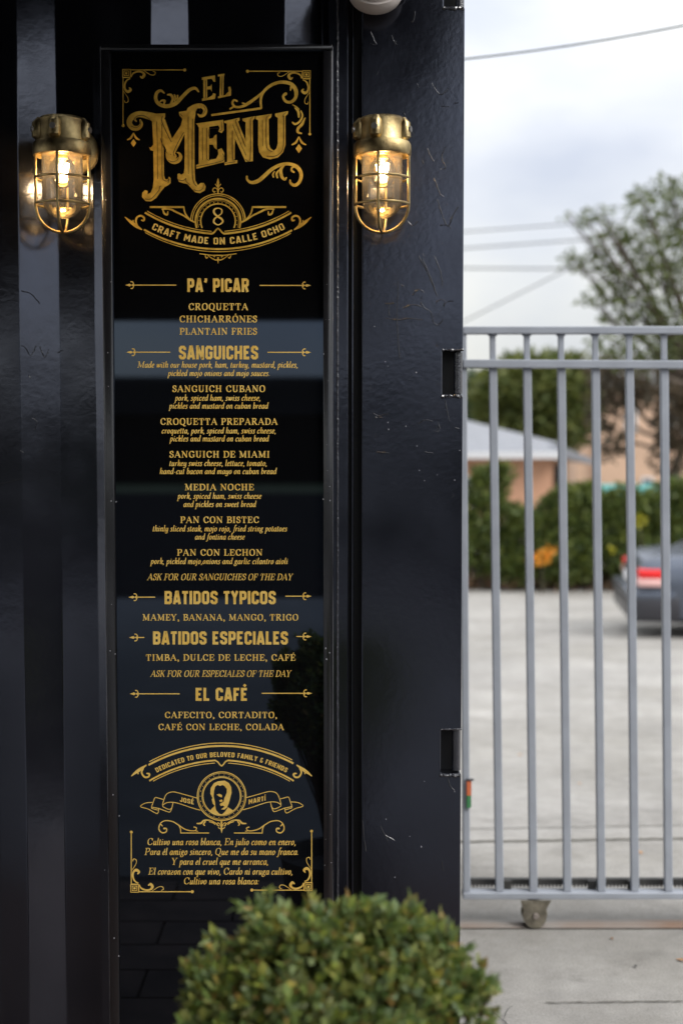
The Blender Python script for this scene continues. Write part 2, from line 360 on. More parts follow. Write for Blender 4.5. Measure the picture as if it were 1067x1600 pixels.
class Art:
    'flat print: shapes given in photograph pixels, laid on the board; shapes that cross are lifted by hundredths of a millimetre'
    def __init__(s, lift=.0004, Y=SIGN_Y): s.v = []; s.f = []; s.k = 0; s.lift = lift; s.Y = Y
    def put(s, vs, fs):
        b = len(s.v); base = s.lift + (s.k % 34) * 1.3e-5; s.k += 1
        for i, v in enumerate(vs): s.v.append(P(v[0], v[1], s.Y, base + i * 4e-8))
        for f in fs: s.f.append(tuple(i + b for i in f))
    def text(s, text, font, x0, x1, base, cap, T=15, t=5, track=0, shear=0):
        sh = layout(text, font, T, t, track, shear)
        xs = [v.x for vs, _ in sh for v in vs]; a, b = min(xs), max(xs); k = (x1 - x0) / (b - a)
        for vs, fs in sh: s.put([(x0 + (v.x - a) * k, base - v.y * cap / 100) for v in vs], fs)
        return s
    def arc_text(s, text, cx, cy, R, a0, a1, cap, T, up=True):
        'text between angles a0 and a1 (radians) of a circle; up: reads outside the top, else inside the bottom'
        ws = [BLOCK[c][0] + 12 for c in text]; tot = sum(ws); x = 0
        for c, w_ in zip(text, ws):
            mid = (x + w_ / 2) / tot; a = a0 + (a1 - a0) * mid; sx_ = abs(a1 - a0) * R / tot
            _, sh = glyph_shapes(c, 'block', T, T)
            for vs, fs in sh:
                o = []
                for v in vs:
                    u = (v.x - (w_ - 12) / 2) * sx_; h = (v.y - 50) * cap / 100
                    if up: ang = a + u / R * (1 if a1 > a0 else -1); r = R + h
                    else: ang = a + u / R * (1 if a1 > a0 else -1); r = R - h
                    o.append((cx + r * math.cos(ang), cy + r * math.sin(ang)))
                s.put(o, fs)
            x += w_
        return s
    def w(s, pts, n=4, closed=False):
        'smooth stroke through (x, y, width)'
        q = catmull([tuple(map(float, p)) for p in pts], closed, n)
        vs, fs = ribbon(q, lambda i, t: max(.25, q[i][2]), closed, False); s.put(vs, fs)
        if not closed:
            for p in (q[0], q[-1]):
                if p[2] > 1.6: s.put(*disc(p[0], p[1], p[2] / 2, 8))
        return s
    def line(s, pts, wd, closed=False):
        s.put(*ribbon(pts, lambda i, t: wd, closed)); return s
    def poly(s, pts):
        tr = [tuple(t) for t in tessellate_polygon([[Vector((x, y, 0)) for x, y in pts]])]
        s.put([Vector(p) for p in pts], tr); return s
    def ring(s, x, y, r, wd, a0=0, a1=2 * math.pi, n=48):
        full = abs(a1 - a0 - 2 * math.pi) < 1e-6
        pts = [(x + r * math.cos(a0 + (a1 - a0) * k / n), y + r * math.sin(a0 + (a1 - a0) * k / n)) for k in range(n if full else n + 1)]
        s.put(*ribbon(pts, lambda i, t: wd, full)); return s
    def arc3(s, A, B, C, wd, n=30):
        (x1, y1), (x2, y2), (x3, y3) = A, B, C
        d = 2 * (x1 * (y2 - y3) + x2 * (y3 - y1) + x3 * (y1 - y2))
        ux = ((x1**2 + y1**2) * (y2 - y3) + (x2**2 + y2**2) * (y3 - y1) + (x3**2 + y3**2) * (y1 - y2)) / d
        uy = ((x1**2 + y1**2) * (x3 - x2) + (x2**2 + y2**2) * (x1 - x3) + (x3**2 + y3**2) * (x2 - x1)) / d
        R = math.hypot(x1 - ux, y1 - uy); a = math.atan2(y1 - uy, x1 - ux); c = math.atan2(y3 - uy, x3 - ux)
        if c - a > math.pi: c -= 2 * math.pi
        if a - c > math.pi: c += 2 * math.pi
        s.put(*ribbon([(ux + R * math.cos(a + (c - a) * k / n), uy + R * math.sin(a + (c - a) * k / n)) for k in range(n + 1)], lambda i, t: wd)); return s
    def dot(s, x, y, r): s.put(*disc(x, y, r)); return s
    def both(s, axis, pts, n=4):
        s.w(pts, n); s.w([(2 * axis - p[0], *p[1:]) for p in pts], n); return s
    def build(s, name, m, parent):
        o = mesh_obj(name, s.v, s.f, m, parent)
        bm = bmesh.new(); bm.from_mesh(o.data)
        for f in bm.faces:
            if f.normal.y > 0: f.normal_flip()
        bm.to_mesh(o.data); bm.free(); return o
# ------------------------------------------------------------ ground
def concrete_mat():
    m = bpy.data.materials.new('concrete'); m.use_nodes = True; t = m.node_tree; n = t.nodes; l = t.links; b = n['Principled BSDF']
    tc = n.new('ShaderNodeTexCoord')
    def noise_(sc, det=6, rough=.6):
        x = n.new('ShaderNodeTexNoise'); x.inputs['Scale'].default_value = sc; x.inputs['Detail'].default_value = det; x.inputs['Roughness'].default_value = rough
        l.new(tc.outputs['Object'], x.inputs['Vector']); return x.outputs[0]
    def ramp(src, p0, c0, p1, c1):
        r = n.new('ShaderNodeValToRGB'); r.color_ramp.elements[0].position = p0; r.color_ramp.elements[0].color = (*c0, 1)
        r.color_ramp.elements[1].position = p1; r.color_ramp.elements[1].color = (*c1, 1); l.new(src, r.inputs[0]); return r.outputs[0]
    def mix(a, b_, f, mode='MULTIPLY'):
        x = n.new('ShaderNodeMixRGB'); x.blend_type = mode; x.inputs[0].default_value = f; l.new(a, x.inputs[1]); l.new(b_, x.inputs[2]); return x.outputs[0]
    c = ramp(noise_(1.1), .3, (.30, .288, .268), .7, (.41, .395, .368))
    c = mix(c, ramp(noise_(.45, 9, .72), .40, (.74, .73, .70), .56, (1, 1, 1)), .8)
    c = mix(c, ramp(noise_(3.2, 9, .75), .30, (.62, .61, .60), .46, (1, 1, 1)), .7)
    c = mix(c, ramp(noise_(9, 8, .7), .3, (.72, .72, .72), .62, (1, 1, 1)), .8)
    c = mix(c, ramp(noise_(160, 3, .7), .36, (.62, .61, .6), .55, (1, 1, 1)), .7)
    l.new(c, b.inputs['Base Color']); b.inputs['Roughness'].default_value = .9
    bp = n.new('ShaderNodeBump'); bp.inputs['Strength'].default_value = .5; bp.inputs['Distance'].default_value = .002
    l.new(noise_(120, 5, .7), bp.inputs['Height']); l.new(bp.outputs[0], b.inputs['Normal']); return m
M_conc = concrete_mat()
M_dirt = mat('soil', (.10, .065, .045), .95, var=.5, vscale=20, bump=.6, bscale=60)
M_grass = mat('grass', (.10, .13, .05), .9, var=.4, vscale=30)
b = MB()
xs = [-400, -120, -30, -8, -2, 0, 2, 8, 30, 120, 400]; ys = [-400, -120, -40, -8, 0, 2, 4.9, 8, 12, 17, 22, 30, 45, 70, 120, 400]
for y in ys:
    for x in xs: b.v.append(Vector((x, y, gz(min(y, 45)))))
nx = len(xs)
for j in range(len(ys) - 1):
    for i in range(nx - 1): b.f.append((j * nx + i, j * nx + i + 1, (j + 1) * nx + i + 1, (j + 1) * nx + i))
g = b.build('ground', M_conc); tag(g, kind='structure')
def strip(name, p, q, wd, lift, m, parent=None, rough=.0, n=60):
    'a thin raised strip on the ground from p to q'
    p = Vector(p); q = Vector(q); d = (q - p); nn = Vector((-d.y, d.x, 0)).normalized(); vs = []; fs = []
    for i in range(n + 1):
        c = p + d * (i / n); jit = rough * (random.random() - .5)
        w1 = wd * (.5 + rough * random.random() / max(wd, 1e-6) * .3)
        a_ = c + nn * (w1 + jit); b_ = c - nn * (w1 - jit)
        vs += [(a_.x, a_.y, gz(a_.y) + lift), (b_.x, b_.y, gz(b_.y) + lift)]
    for i in range(n): fs.append((2 * i, 2 * i + 1, 2 * i + 3, 2 * i + 2))
    return mesh_obj(name, vs, fs, m, parent)
M_joint = mat('joint_dirt', (.16, .15, .125), .95, var=.4, vscale=40)
M_crack = mat('crack_dark', (.04, .038, .035), .95)
def jline(pxa, pya, pxb, pyb, wd, m, nm, rough=.01):
    a = G(pxa, pya); c = G(pxb, pyb); d = c - a
    o = strip(nm, a - d * .15, c + d * .8, wd, .004, m, None, rough); tag(o, kind='structure'); return o
jline(727, 1316, 1067, 1311, .022, M_joint, 'paving_joint')
jline(727, 1296, 1067, 1290, .007, M_joint, 'paving_joint', .006)
jline(880, 1568, 1067, 1566, .004, M_joint, 'paving_joint', .006)
# crack by the bush, and a hole drawn as a dark patch
def wiggle(name, pts, wd, m, lift=.004):
    vs = []; fs = []
    q = catmull([(G(x, y).x, G(x, y).y) for x, y in pts], False, 6)
    q = [(a + random.uniform(-1, 1) * wd * .8, c + random.uniform(-1, 1) * wd * .8) for a, c in q]
    v2, fs = ribbon(q, lambda i, t: wd * random.uniform(.4, 1.3), False, False)
    o = mesh_obj(name, [(v.x, v.y, gz(v.y) + lift) for v in v2], fs, m); tag(o, kind='structure'); return o
wiggle('crack', [(768, 1578), (775, 1588), (786, 1596), (800, 1612), (815, 1640)], .003, M_crack)
wiggle('crack', [(786, 1596), (792, 1580), (800, 1574)], .0015, M_crack)
def blob(name, px, py, rx, ry, m, lift=.004, n=26, lab=None):
    c = G(px, py); vs = [(c.x, c.y, gz(c.y) + lift)]
    for k in range(n):
        a = 2 * math.pi * k / n; r = .65 + .5 * mnoise.noise(Vector((math.cos(a) * 1.7 + px, math.sin(a) * 1.7, py)))
        x = c.x + rx * r * math.cos(a); y = c.y + ry * r * math.sin(a); vs.append((x, y, gz(y) + lift))
    o = mesh_obj(name, vs, [(0, k + 1, (k + 1) % n + 1) for k in range(n)], m); tag(o, kind='structure'); return o
M_stain = mat('damp_stain', (.27, .265, .26), .85, col2=(.36, .355, .345), vscale=14, detail=8, bump=.3, bscale=120)
blob('hole_patch', 992, 1512, .006, .012, M_crack, .006)  # flat dark patch stands in for the shade inside a small hole
M_asph = matte(mat('asphalt', (.022, .022, .024), .9, var=.3, vscale=3))
o = mesh_obj('street', [(-60, -28, .004), (60, -28, .004), (60, -7.05, .004), (-60, -7.05, .004)], [(0, 1, 2, 3)], M_asph); tag(o, kind='structure')
o = mesh_obj('unseen_dark_ground', [(.95, -7, .004), (60, -7, .004), (60, .9, .004), (.95, .9, .004)], [(0, 1, 2, 3)], M_asph); tag(o, kind='structure')  # unseen dark sheet, added to dim the ground mirrored in the ribs
M_lawn = mat('lawn', (.05, .07, .025), .95, var=.4, vscale=3)
o = mesh_obj('lawn', [(-60, -60, .004), (60, -60, .004), (60, -28.1, .004), (-60, -28.1, .004)], [(0, 1, 2, 3)], M_lawn); tag(o, kind='structure')
# fallen leaves on the concrete near the gate and far off
M_leafy = mat('fallen_leaf', (.50, .33, .13), .7, rand=[(.5, .36, .16), (.42, .24, .12), (.3, .2, .1)])
for x, y, s, lb in ((1000, 1333, .022, 'small dry leaf on the concrete just behind the toothed rack, near the fifth bar'), (1063, 1502, .02, 'tan dry leaf on the front concrete at the right edge of the frame'), (905, 1225, .02, 'small dry leaf on the yard beyond the paving joint, behind the middle bars'), (812, 1180, .025, 'dry leaf farthest out on the yard, behind the first two bars'), (955, 1468, .012, 'tiny dry leaf just in front of the ground track'), (745, 1530, .011, 'tiny dry leaf on the concrete beside the shrub')):
    c = G(x, y); a = random.uniform(0, 6); b = MB(); d = Vector((math.cos(a), math.sin(a), 0)) * s; e_ = Vector((-d.y, d.x, 0)) * .4
    b.add([c - d + Vector((0, 0, .002)), c + e_ + Vector((0, 0, .008)), c + d + Vector((0, 0, .004)), c - e_ + Vector((0, 0, .006))], [(0, 1, 2), (0, 2, 3)])
    o = b.build('fallen_leaf', M_leafy); tag(o, lb, 'leaf', 'dry leaves scattered on the concrete')
# paved terrace in front of the container (seen in the gloss of the sign)
M_pave = mat('terrace_paver', (.11, .07, .055), .6, var=.5, vscale=9, bump=.5, bscale=60)
M_grout = mat('terrace_grout', (.03, .025, .022), .95)
M_slab = mat('terrace_slab', (.125, .125, .13), .6, var=.25, vscale=3, detail=8)
o = mesh_obj('terrace_floor', [(-6, -7, .004), (.9, -7, .004), (.9, 1.1, .004), (-6, 1.1, .004)], [(0, 1, 2, 3)], M_slab); tag(o, kind='structure')
b = MB(); b.box(-6, .9, 1.105, 2.85, -.05, .004); t_ = b.build('terrace_base', M_grout); tag(t_, kind='structure')
me0 = None
for j in range(8):
    for i in range(14):
        bb = MB(); bb.box(-.2, .2, -.095, .095, 0, .016)
        if me0 is None:
            o = bb.build('paver', M_pave, t_); me0 = o.data
        else:
            o = bpy.data.objects.new('paver', me0); place(o, t_)
        o.location = (-2.6 + i * .41 + (j % 2) * .2 - .6 * 0, 2.7 - j * .2, .004); o.location.z = .003
        if i > 6: pass
# ------------------------------------------------------------ shipping container
M_paint = mat('black_enamel', (.006, .0063, .009), .19, ior=2.05, tint=(.74, .80, 1), var=.3, vscale=3, bump=.21, bscale=70, rvar=.06)
M_paint2 = mat('black_enamel_corrugated', (.007, .007, .009), .15, ior=2.0, tint=(.74, .80, 1), bump=.16, bscale=60, rvar=.03)
M_dark = mat('black_recess', (.004, .004, .005), .6)
M_chip = mat('chipped_paint', (.45, .45, .48), .5)
M_weld = mat('weld_bead', (.035, .036, .045), .22, ior=2.0, bump=1.0, bscale=260)
cont = thing('shipping_container', 'glossy black painted steel shipping container with ribbed wall and flat corner post', 'container', (.25, 3.0, 0))
X = lambda px, Y=3.03: P(px, 668, Y).x
YO, YI = 3.022, 3.058
per = X(241) - X(35)
prof = []       # (x, y) left to right
k0 = 0
x0 = X(35)
for k in range(-12, 3):
    bx = x0 + k * per
    prof += [(bx, YO), (bx + X(91) - X(35), YI), (bx + X(147) - X(35), YI), (bx + X(199) - X(35), YO)]
prof = [p for p in prof if p[0] < X(525, 3.02)]
prof.append((X(560, 3.02), YO if prof[-1][1] == YO else YI))
# rounded folds
fold = []
for i, p in enumerate(prof):
    if i in (0, len(prof) - 1): fold.append(p); continue
    a = Vector(prof[i - 1]); q = Vector(p); c = Vector(prof[i + 1]); r = .0032
    u = q + (a - q).normalized() * r; v = q + (c - q).normalized() * r
    for t in (0, .25, .5, .75, 1): fold.append(tuple((1 - t) ** 2 * u + 2 * t * (1 - t) * q + t * t * v))
b = MB(); zs = [.155 + .035 * i for i in range(70)]
for z in zs:
    for x, y in fold: b.v.append(Vector((x, y + .0016 * mnoise.noise(Vector((x * 9, z * 3.1, 1))) + .0006 * mnoise.noise(Vector((x * 30, z * 14, 5))), z)))
n_ = len(fold)
for j in range(len(zs) - 1):
    for i in range(n_ - 1): b.f.append((j * n_ + i, j * n_ + i + 1, (j + 1) * n_ + i + 1, (j + 1) * n_ + i))
b.build('corrugated_wall', M_paint2, cont, smooth=True)
xl = prof[0][0]; XP0 = X(565, 3.0); XP1 = X(722.6, 3.0); XS = X(521, 3.0)
b = MB(); b.box(xl, XS, 3.0, 3.1, .0, .16, .004); b.build('bottom_rail', M_paint, cont)
b = MB(); b.box(xl, XS, 3.0, 3.1, 2.58, 2.7, .004); b.build('top_rail', M_paint, cont)
b = MB(); b.box(xl, XP1 - .002, 3.1, 5.4, 2.64, 2.69); b.build('roof_panel', M_paint2, cont)
b = MB(); b.box(XP1 - .05, XP1 - .004, 3.15, 5.4, .0, 2.69); b.build('side_wall', M_paint2, cont)
b = MB(); b.box(xl, XP1 - .05, 5.36, 5.4, 0, 2.69); b.build('back_wall', M_paint2, cont)
# seam strip and groove beside the post
b = MB(); b.box(XS - .01, X(544, 3.01), 3.008, 3.10, 0, 2.7, .002); b.build('seam_strip', M_paint, cont)
b = MB(); b.box(X(541, 3.03), XP0 + .01, 3.032, 3.09, 0, 2.7); b.build('groove_back', M_dark, cont)
b = MB(); b.box(X(549.5, 3.02), X(552, 3.02), 3.016, 3.034, 0, 2.7, .001); b.build('groove_lip', M_paint, cont)
# weld bead: overlapping ripples
b = MB(); z = .2; xw = X(527.5, 3.005); pts = []; rr = []
while z < 2.62:
    pts.append((xw + random.uniform(-.0006, .0006), 3.008, z)); rr.append(.0024 + random.uniform(-.0004, .0008)); z += .0028
b.tube(pts, rr, 8); b.build('weld_bead', M_weld, cont, smooth=True)
# corner post with three hinge notches at its right edge
zt = lambda py, px=700: P(px, py, 3.0).z
notch = [(zt(617), zt(548)), (zt(1209), zt(1141)), (zt(11), zt(-58))]
XN = X(690.5, 3.0)
b = MB(); YB = 3.14
cuts = sorted(notch); pol = [(XP0, 0), (XP1, 0)]
for a, c in cuts: pol += [(XP1, a), (XN, a), (XN, c), (XP1, c)]
pol += [(XP1, 2.72), (XP0, 2.72)]
b.prism(pol, 3.0, YB); cpo = b.build('corner_post', M_paint, cont)
md = cpo.modifiers.new('bevel', 'BEVEL'); md.width = .0028; md.segments = 3; md.limit_method = 'ANGLE'; md.angle_limit = .6
for a, c in notch:
    h = MB(); h.box(XN - .004, XP1 - .0012, 3.045, 3.06, a - .004, c + .004); o = h.build('hinge_pocket', M_dark, cont)
    h = MB(); h.tube([(X(715, 3.02), 3.024, a + .003), (X(715, 3.02), 3.024, c - .003)], .0095, 16); h.build('hinge_pin', M_weld, o, smooth=True)
    h = MB(); pts = [(XN - .002 + (XP1 - XN) * i / 14, 3.0 + random.uniform(-.001, .001), a - .003 + random.uniform(-.0012, .0012)) for i in range(15)]
    h.tube(pts, [.0035 + random.uniform(-.0012, .0012) for _ in pts], 8); h.build('weld_lip', M_weld, o, smooth=True); h = MB()
    pts = [(XN + .001 + (XP1 - XN) * i / 14, 3.002, c + .002 + random.uniform(-.0006, .0006)) for i in range(15)]
    h.tube(pts, [.0028 + random.uniform(-.001, .001) for _ in pts], 8)
    h.build('weld_lip', M_weld, o, smooth=True)
M_scar = mat('paint_ridge', (.014, .0145, .019), .24, ior=1.9, bump=.8, bscale=300)
# raised paint scars and old weld marks on the post, traced
sc = MB()
def scar(pts, r=.00105, Y=3.0, jit=.0006):
    q0 = catmull(pts, False, 5); q = [P(x, y, Y) for x, y in q0]
    ys_ = [Y if Y < 3.01 else (3.0208 + .036 * max(0, min(1, (x - 5 - 28) / 56)) if x < 91 else 3.057) for x, y in q0]
    q = [Vector((p.x + random.uniform(-jit, jit), ys_[i] + random.uniform(-.0002, .0003), p.z + random.uniform(-jit, jit))) for i, p in enumerate(q)]
    sc.tube(q, [r * random.uniform(.55, 1.35) for _ in q], 6)
for pts in ([(674, 130), (682, 142), (690, 148), (700, 138)], [(688, 166), (703, 167)], [(648, 18), (646, 32), (642, 34)], [(579, 50), (585, 64), (588, 70), (578, 68)],
            [(612, 55), (615, 64), (620, 70)], [(667, 232), (674, 246), (678, 252)], [(678, 278), (686, 300), (693, 308)], [(683, 312), (692, 340), (700, 354), (706, 340), (716, 322)],
            [(696, 230), (690, 245), (696, 262), (688, 264)], [(687, 352), (700, 352), (704, 358)], [(636, 345), (644, 352), (653, 346)],
            [(654, 400), (672, 436), (683, 464)], [(678, 400), (688, 425), (691, 447)], [(660, 405), (671, 430), (681, 458)], [(644, 462), (654, 452), (663, 458)],
            [(657, 472), (663, 481), (673, 488), (676, 502), (684, 508), (692, 498)], [(692, 478), (698, 472), (708, 470)], [(681, 474), (684, 470), (693, 469), (694, 480)],
            [(630, 481), (645, 476), (660, 480)], [(601, 474), (616, 474)], [(607, 476), (608, 494)], [(602, 497), (620, 500), (640, 498), (660, 500)], [(622, 440), (620, 500), (624, 560)],
            [(583, 645), (592, 650), (606, 646)], [(586, 652), (598, 653)], [(588, 706), (608, 708)], [(664, 706), (676, 708)], [(653, 662), (664, 656), (676, 658)], [(695, 625), (698, 640), (702, 658)],
            [(684, 660), (687, 670)], [(710, 668), (717, 670)], [(626, 445), (630, 447)], [(699, 1216), (703, 1228), (710, 1236)],
            [(594, 1290), (606, 1314)], [(566, 1282), (571, 1330)], [(602, 1305), (616, 1313)], [(690, 1345), (692, 1360)], [(660, 250), (662, 256)], [(630, 175), (635, 186)], [(716, 160), (709, 162)]):
    scar(pts, .0011)
for _ in range(14):      # small drips and grit in the paint
    x = random.uniform(575, 716); y = random.choice([random.uniform(40, 720), random.uniform(40, 1380)])
    scar([(x, y), (x + random.uniform(-5, 5), y + random.uniform(2, 9)), (x + random.uniform(-6, 6), y + random.uniform(4, 12))], .0005)
tag(sc.build('paint_scar', M_scar, cont, smooth=True, fix=False), kind='stuff')
sc = MB()
YS = 3.034
for pts in ([(36, 541), (41, 543), (49, 556), (57, 540)], [(62, 541), (69, 558), (75, 545)], [(46, 586), (50, 592)], [(50, 652), (58, 660), (54, 672)], [(33, 703), (40, 707)], [(60, 708), (68, 700), (85, 706)],
            [(0, 756), (20, 752), (44, 744)], [(36, 455), (50, 460), (62, 474)], [(52, 694), (58, 696)], [(88, 550), (95, 546)]):
    scar(pts, .0009, YS + .0, .0008)
tag(sc.build('paint_scar', M_scar, cont, smooth=True, fix=False), kind='stuff')
ch = MB()
def chip(x, y, r, Y):
    c = P(x, y, Y); n = 6
    vs = [c + Vector((r * random.uniform(.5, 1.2) * math.cos(2 * math.pi * k / n), 0, r * random.uniform(.5, 1.4) * math.sin(2 * math.pi * k / n))) for k in range(n)]
    ch.add(vs + [v + Vector((0, .001, 0)) for v in vs], [tuple(range(n))[::-1]] + [(k, (k + 1) % n, n + (k + 1) % n, n + k) for k in range(n)])
for x, y in ((650, 582), (718, 704), (723.5, 665), (606, 660), (634, 666), (607, 671), (651, 697), (663, 751), (710, 750), (655, 735), (683, 742), (603, 1280), (617, 1371), (640, 1307), (658, 1323), (723, 1366), (723, 1378), (723, 1422), (722, 1225), (710, 1237), (602, 565), (606, 572), (585, 510), (663, 1221)):
    chip(x, y, random.uniform(.0006, .0016), 2.9988)
tag(ch.build('paint_chip', M_chip, cont, fix=False), kind='stuff')
# ------------------------------------------------------------ canopy and beam in front of the container (mirrored in its gloss)
M_ply = matte(mat('canopy_underside', (.014, .014, .016), .9, var=.3))
M_steel = matte(mat('dark_steel', (.018, .018, .02), .9))
cn = thing('canopy', 'flat dark canopy roof over the terrace, seen mirrored in the black sign', 'canopy', (-1.2, -5, 2.82))
b = MB(); b.box(-5, .4, -5, 2.98, 2.82, 2.92); b.build('roof_deck', M_ply, cn)
b = MB(); b.box(-5, .4, -5.06, -5, 2.39, 2.92); b.build('fascia', M_steel, cn)
for x in (-4.9, .3):
    b = MB(); b.box(x - .06, x + .06, -4.98, -4.86, 0, 2.82); b.build('canopy_post', M_steel, cn)
bm_ = thing('steel_beam', 'dark overhead steel beam on two posts beside the terrace, seen mirrored in the ribs', 'beam', (1.6, -2, 0))
b = MB(); b.box(1.55, 1.65, -6, 2.2, 2.67, 3.03); b.build('beam', M_steel, bm_)
for y in (-5.9, 2.05):
    b = MB(); b.box(1.55, 1.65, y, y + .1, 0, 2.67); b.build('beam_post', M_steel, bm_)
# ------------------------------------------------------------ the menu sign
def gold(name, col, c2, vs):
    return mat(name, col, .42, metal=.12, col2=c2, vscale=vs, detail=6)
M_gold = gold('gold_leaf_shaded', (.86, .53, .085), (.58, .33, .045), 70)  # mottled leaf, made darker for the weaker light on the upper art
M_gold2 = gold('gold_vinyl', (1.0, .68, .18), (.92, .57, .11), 60)
for m_ in (M_gold, M_gold2): m_.node_tree.nodes['Principled BSDF'].inputs['Specular IOR Level'].default_value = .25
M_brown = mat('dark_inline', (.035, .014, .003), .4)
M_board = mat('gloss_black_board', (.0035, .0035, .004), .02, ior=1.8, tint=(.58, .74, 1))
M_frame = mat('black_frame', (.012, .012, .014), .2, ior=1.9, bump=.1, bscale=90)
M_edge = mat('worn_edge_highlight', (.5, .5, .53), .3, metal=.8, col2=(.05, .05, .06), vscale=9, stretch=(1, 1, .35))  # bright metal colour stands for the highlight along the edge, broken by wear
XL, XR = P(178, 500, 2.995).x, P(505, 500, 2.995).x
XFL, XFR = P(158, 120, 2.985).x, P(519.5, 500, 2.985).x
ZT = P(340, 69, 2.985).z; ZTI = P(340, 80, 2.995).z; ZB = P(340, 1650, 2.985).z
sign = thing('menu_sign', 'tall glossy black menu board lettered in gold, framed in black on the ribbed wall', 'menu board', ((XL + XR) / 2, 3.0, ZB))
b = MB(); b.box(XL - .004, XR + .004, SIGN_Y, 3.01, ZB, ZTI + .004); b.build('board', M_board, sign)
for x0_, x1_ in ((XFL, XL), (XR, XFR)):
    b = MB(); b.box(x0_, x1_, 2.985, 3.021, ZB, ZTI, .0022); b.build('frame_side', M_frame, sign, smooth=True)
b = MB(); b.box(XFL, XFR, 2.985, 3.021, ZTI + .0005, ZT, .0022); b.build('frame_top', M_frame, sign, smooth=True)
b = MB(); b.box(XFL - .0016, XFL - .0002, 2.988, 3.021, ZB, ZT - .004, .0004); b.build('frame_edge', M_edge, sign)
b = MB(); b.box(XFR + .0002, XFR + .0014, 2.990, 3.021, ZB, ZT - .004, .0003); b.build('frame_edge', M_edge, sign)
ch = MB()
for x, y in ((166, 312), (168, 551), (173.5, 783), (182, 784), (173, 1017), (180, 1022), (177, 1242), (186, 1275), (178, 1466), (186, 1494), (505, 553), (516, 782), (509, 1013), (514, 1020), (511, 1030), (515, 760), (517, 1348), (505, 780)):
    chip(x + random.uniform(-1, 1), y, random.uniform(.0009, .0018), 2.9838)
for k in range(16): chip(random.choice([random.uniform(161, 172) + k * .5, random.uniform(507, 518)]), random.uniform(300, 1500), random.uniform(.0004, .0009), 2.9838)
tag(ch.build('paint_chip', M_chip, sign, fix=False), kind='stuff')
SX = 341.0
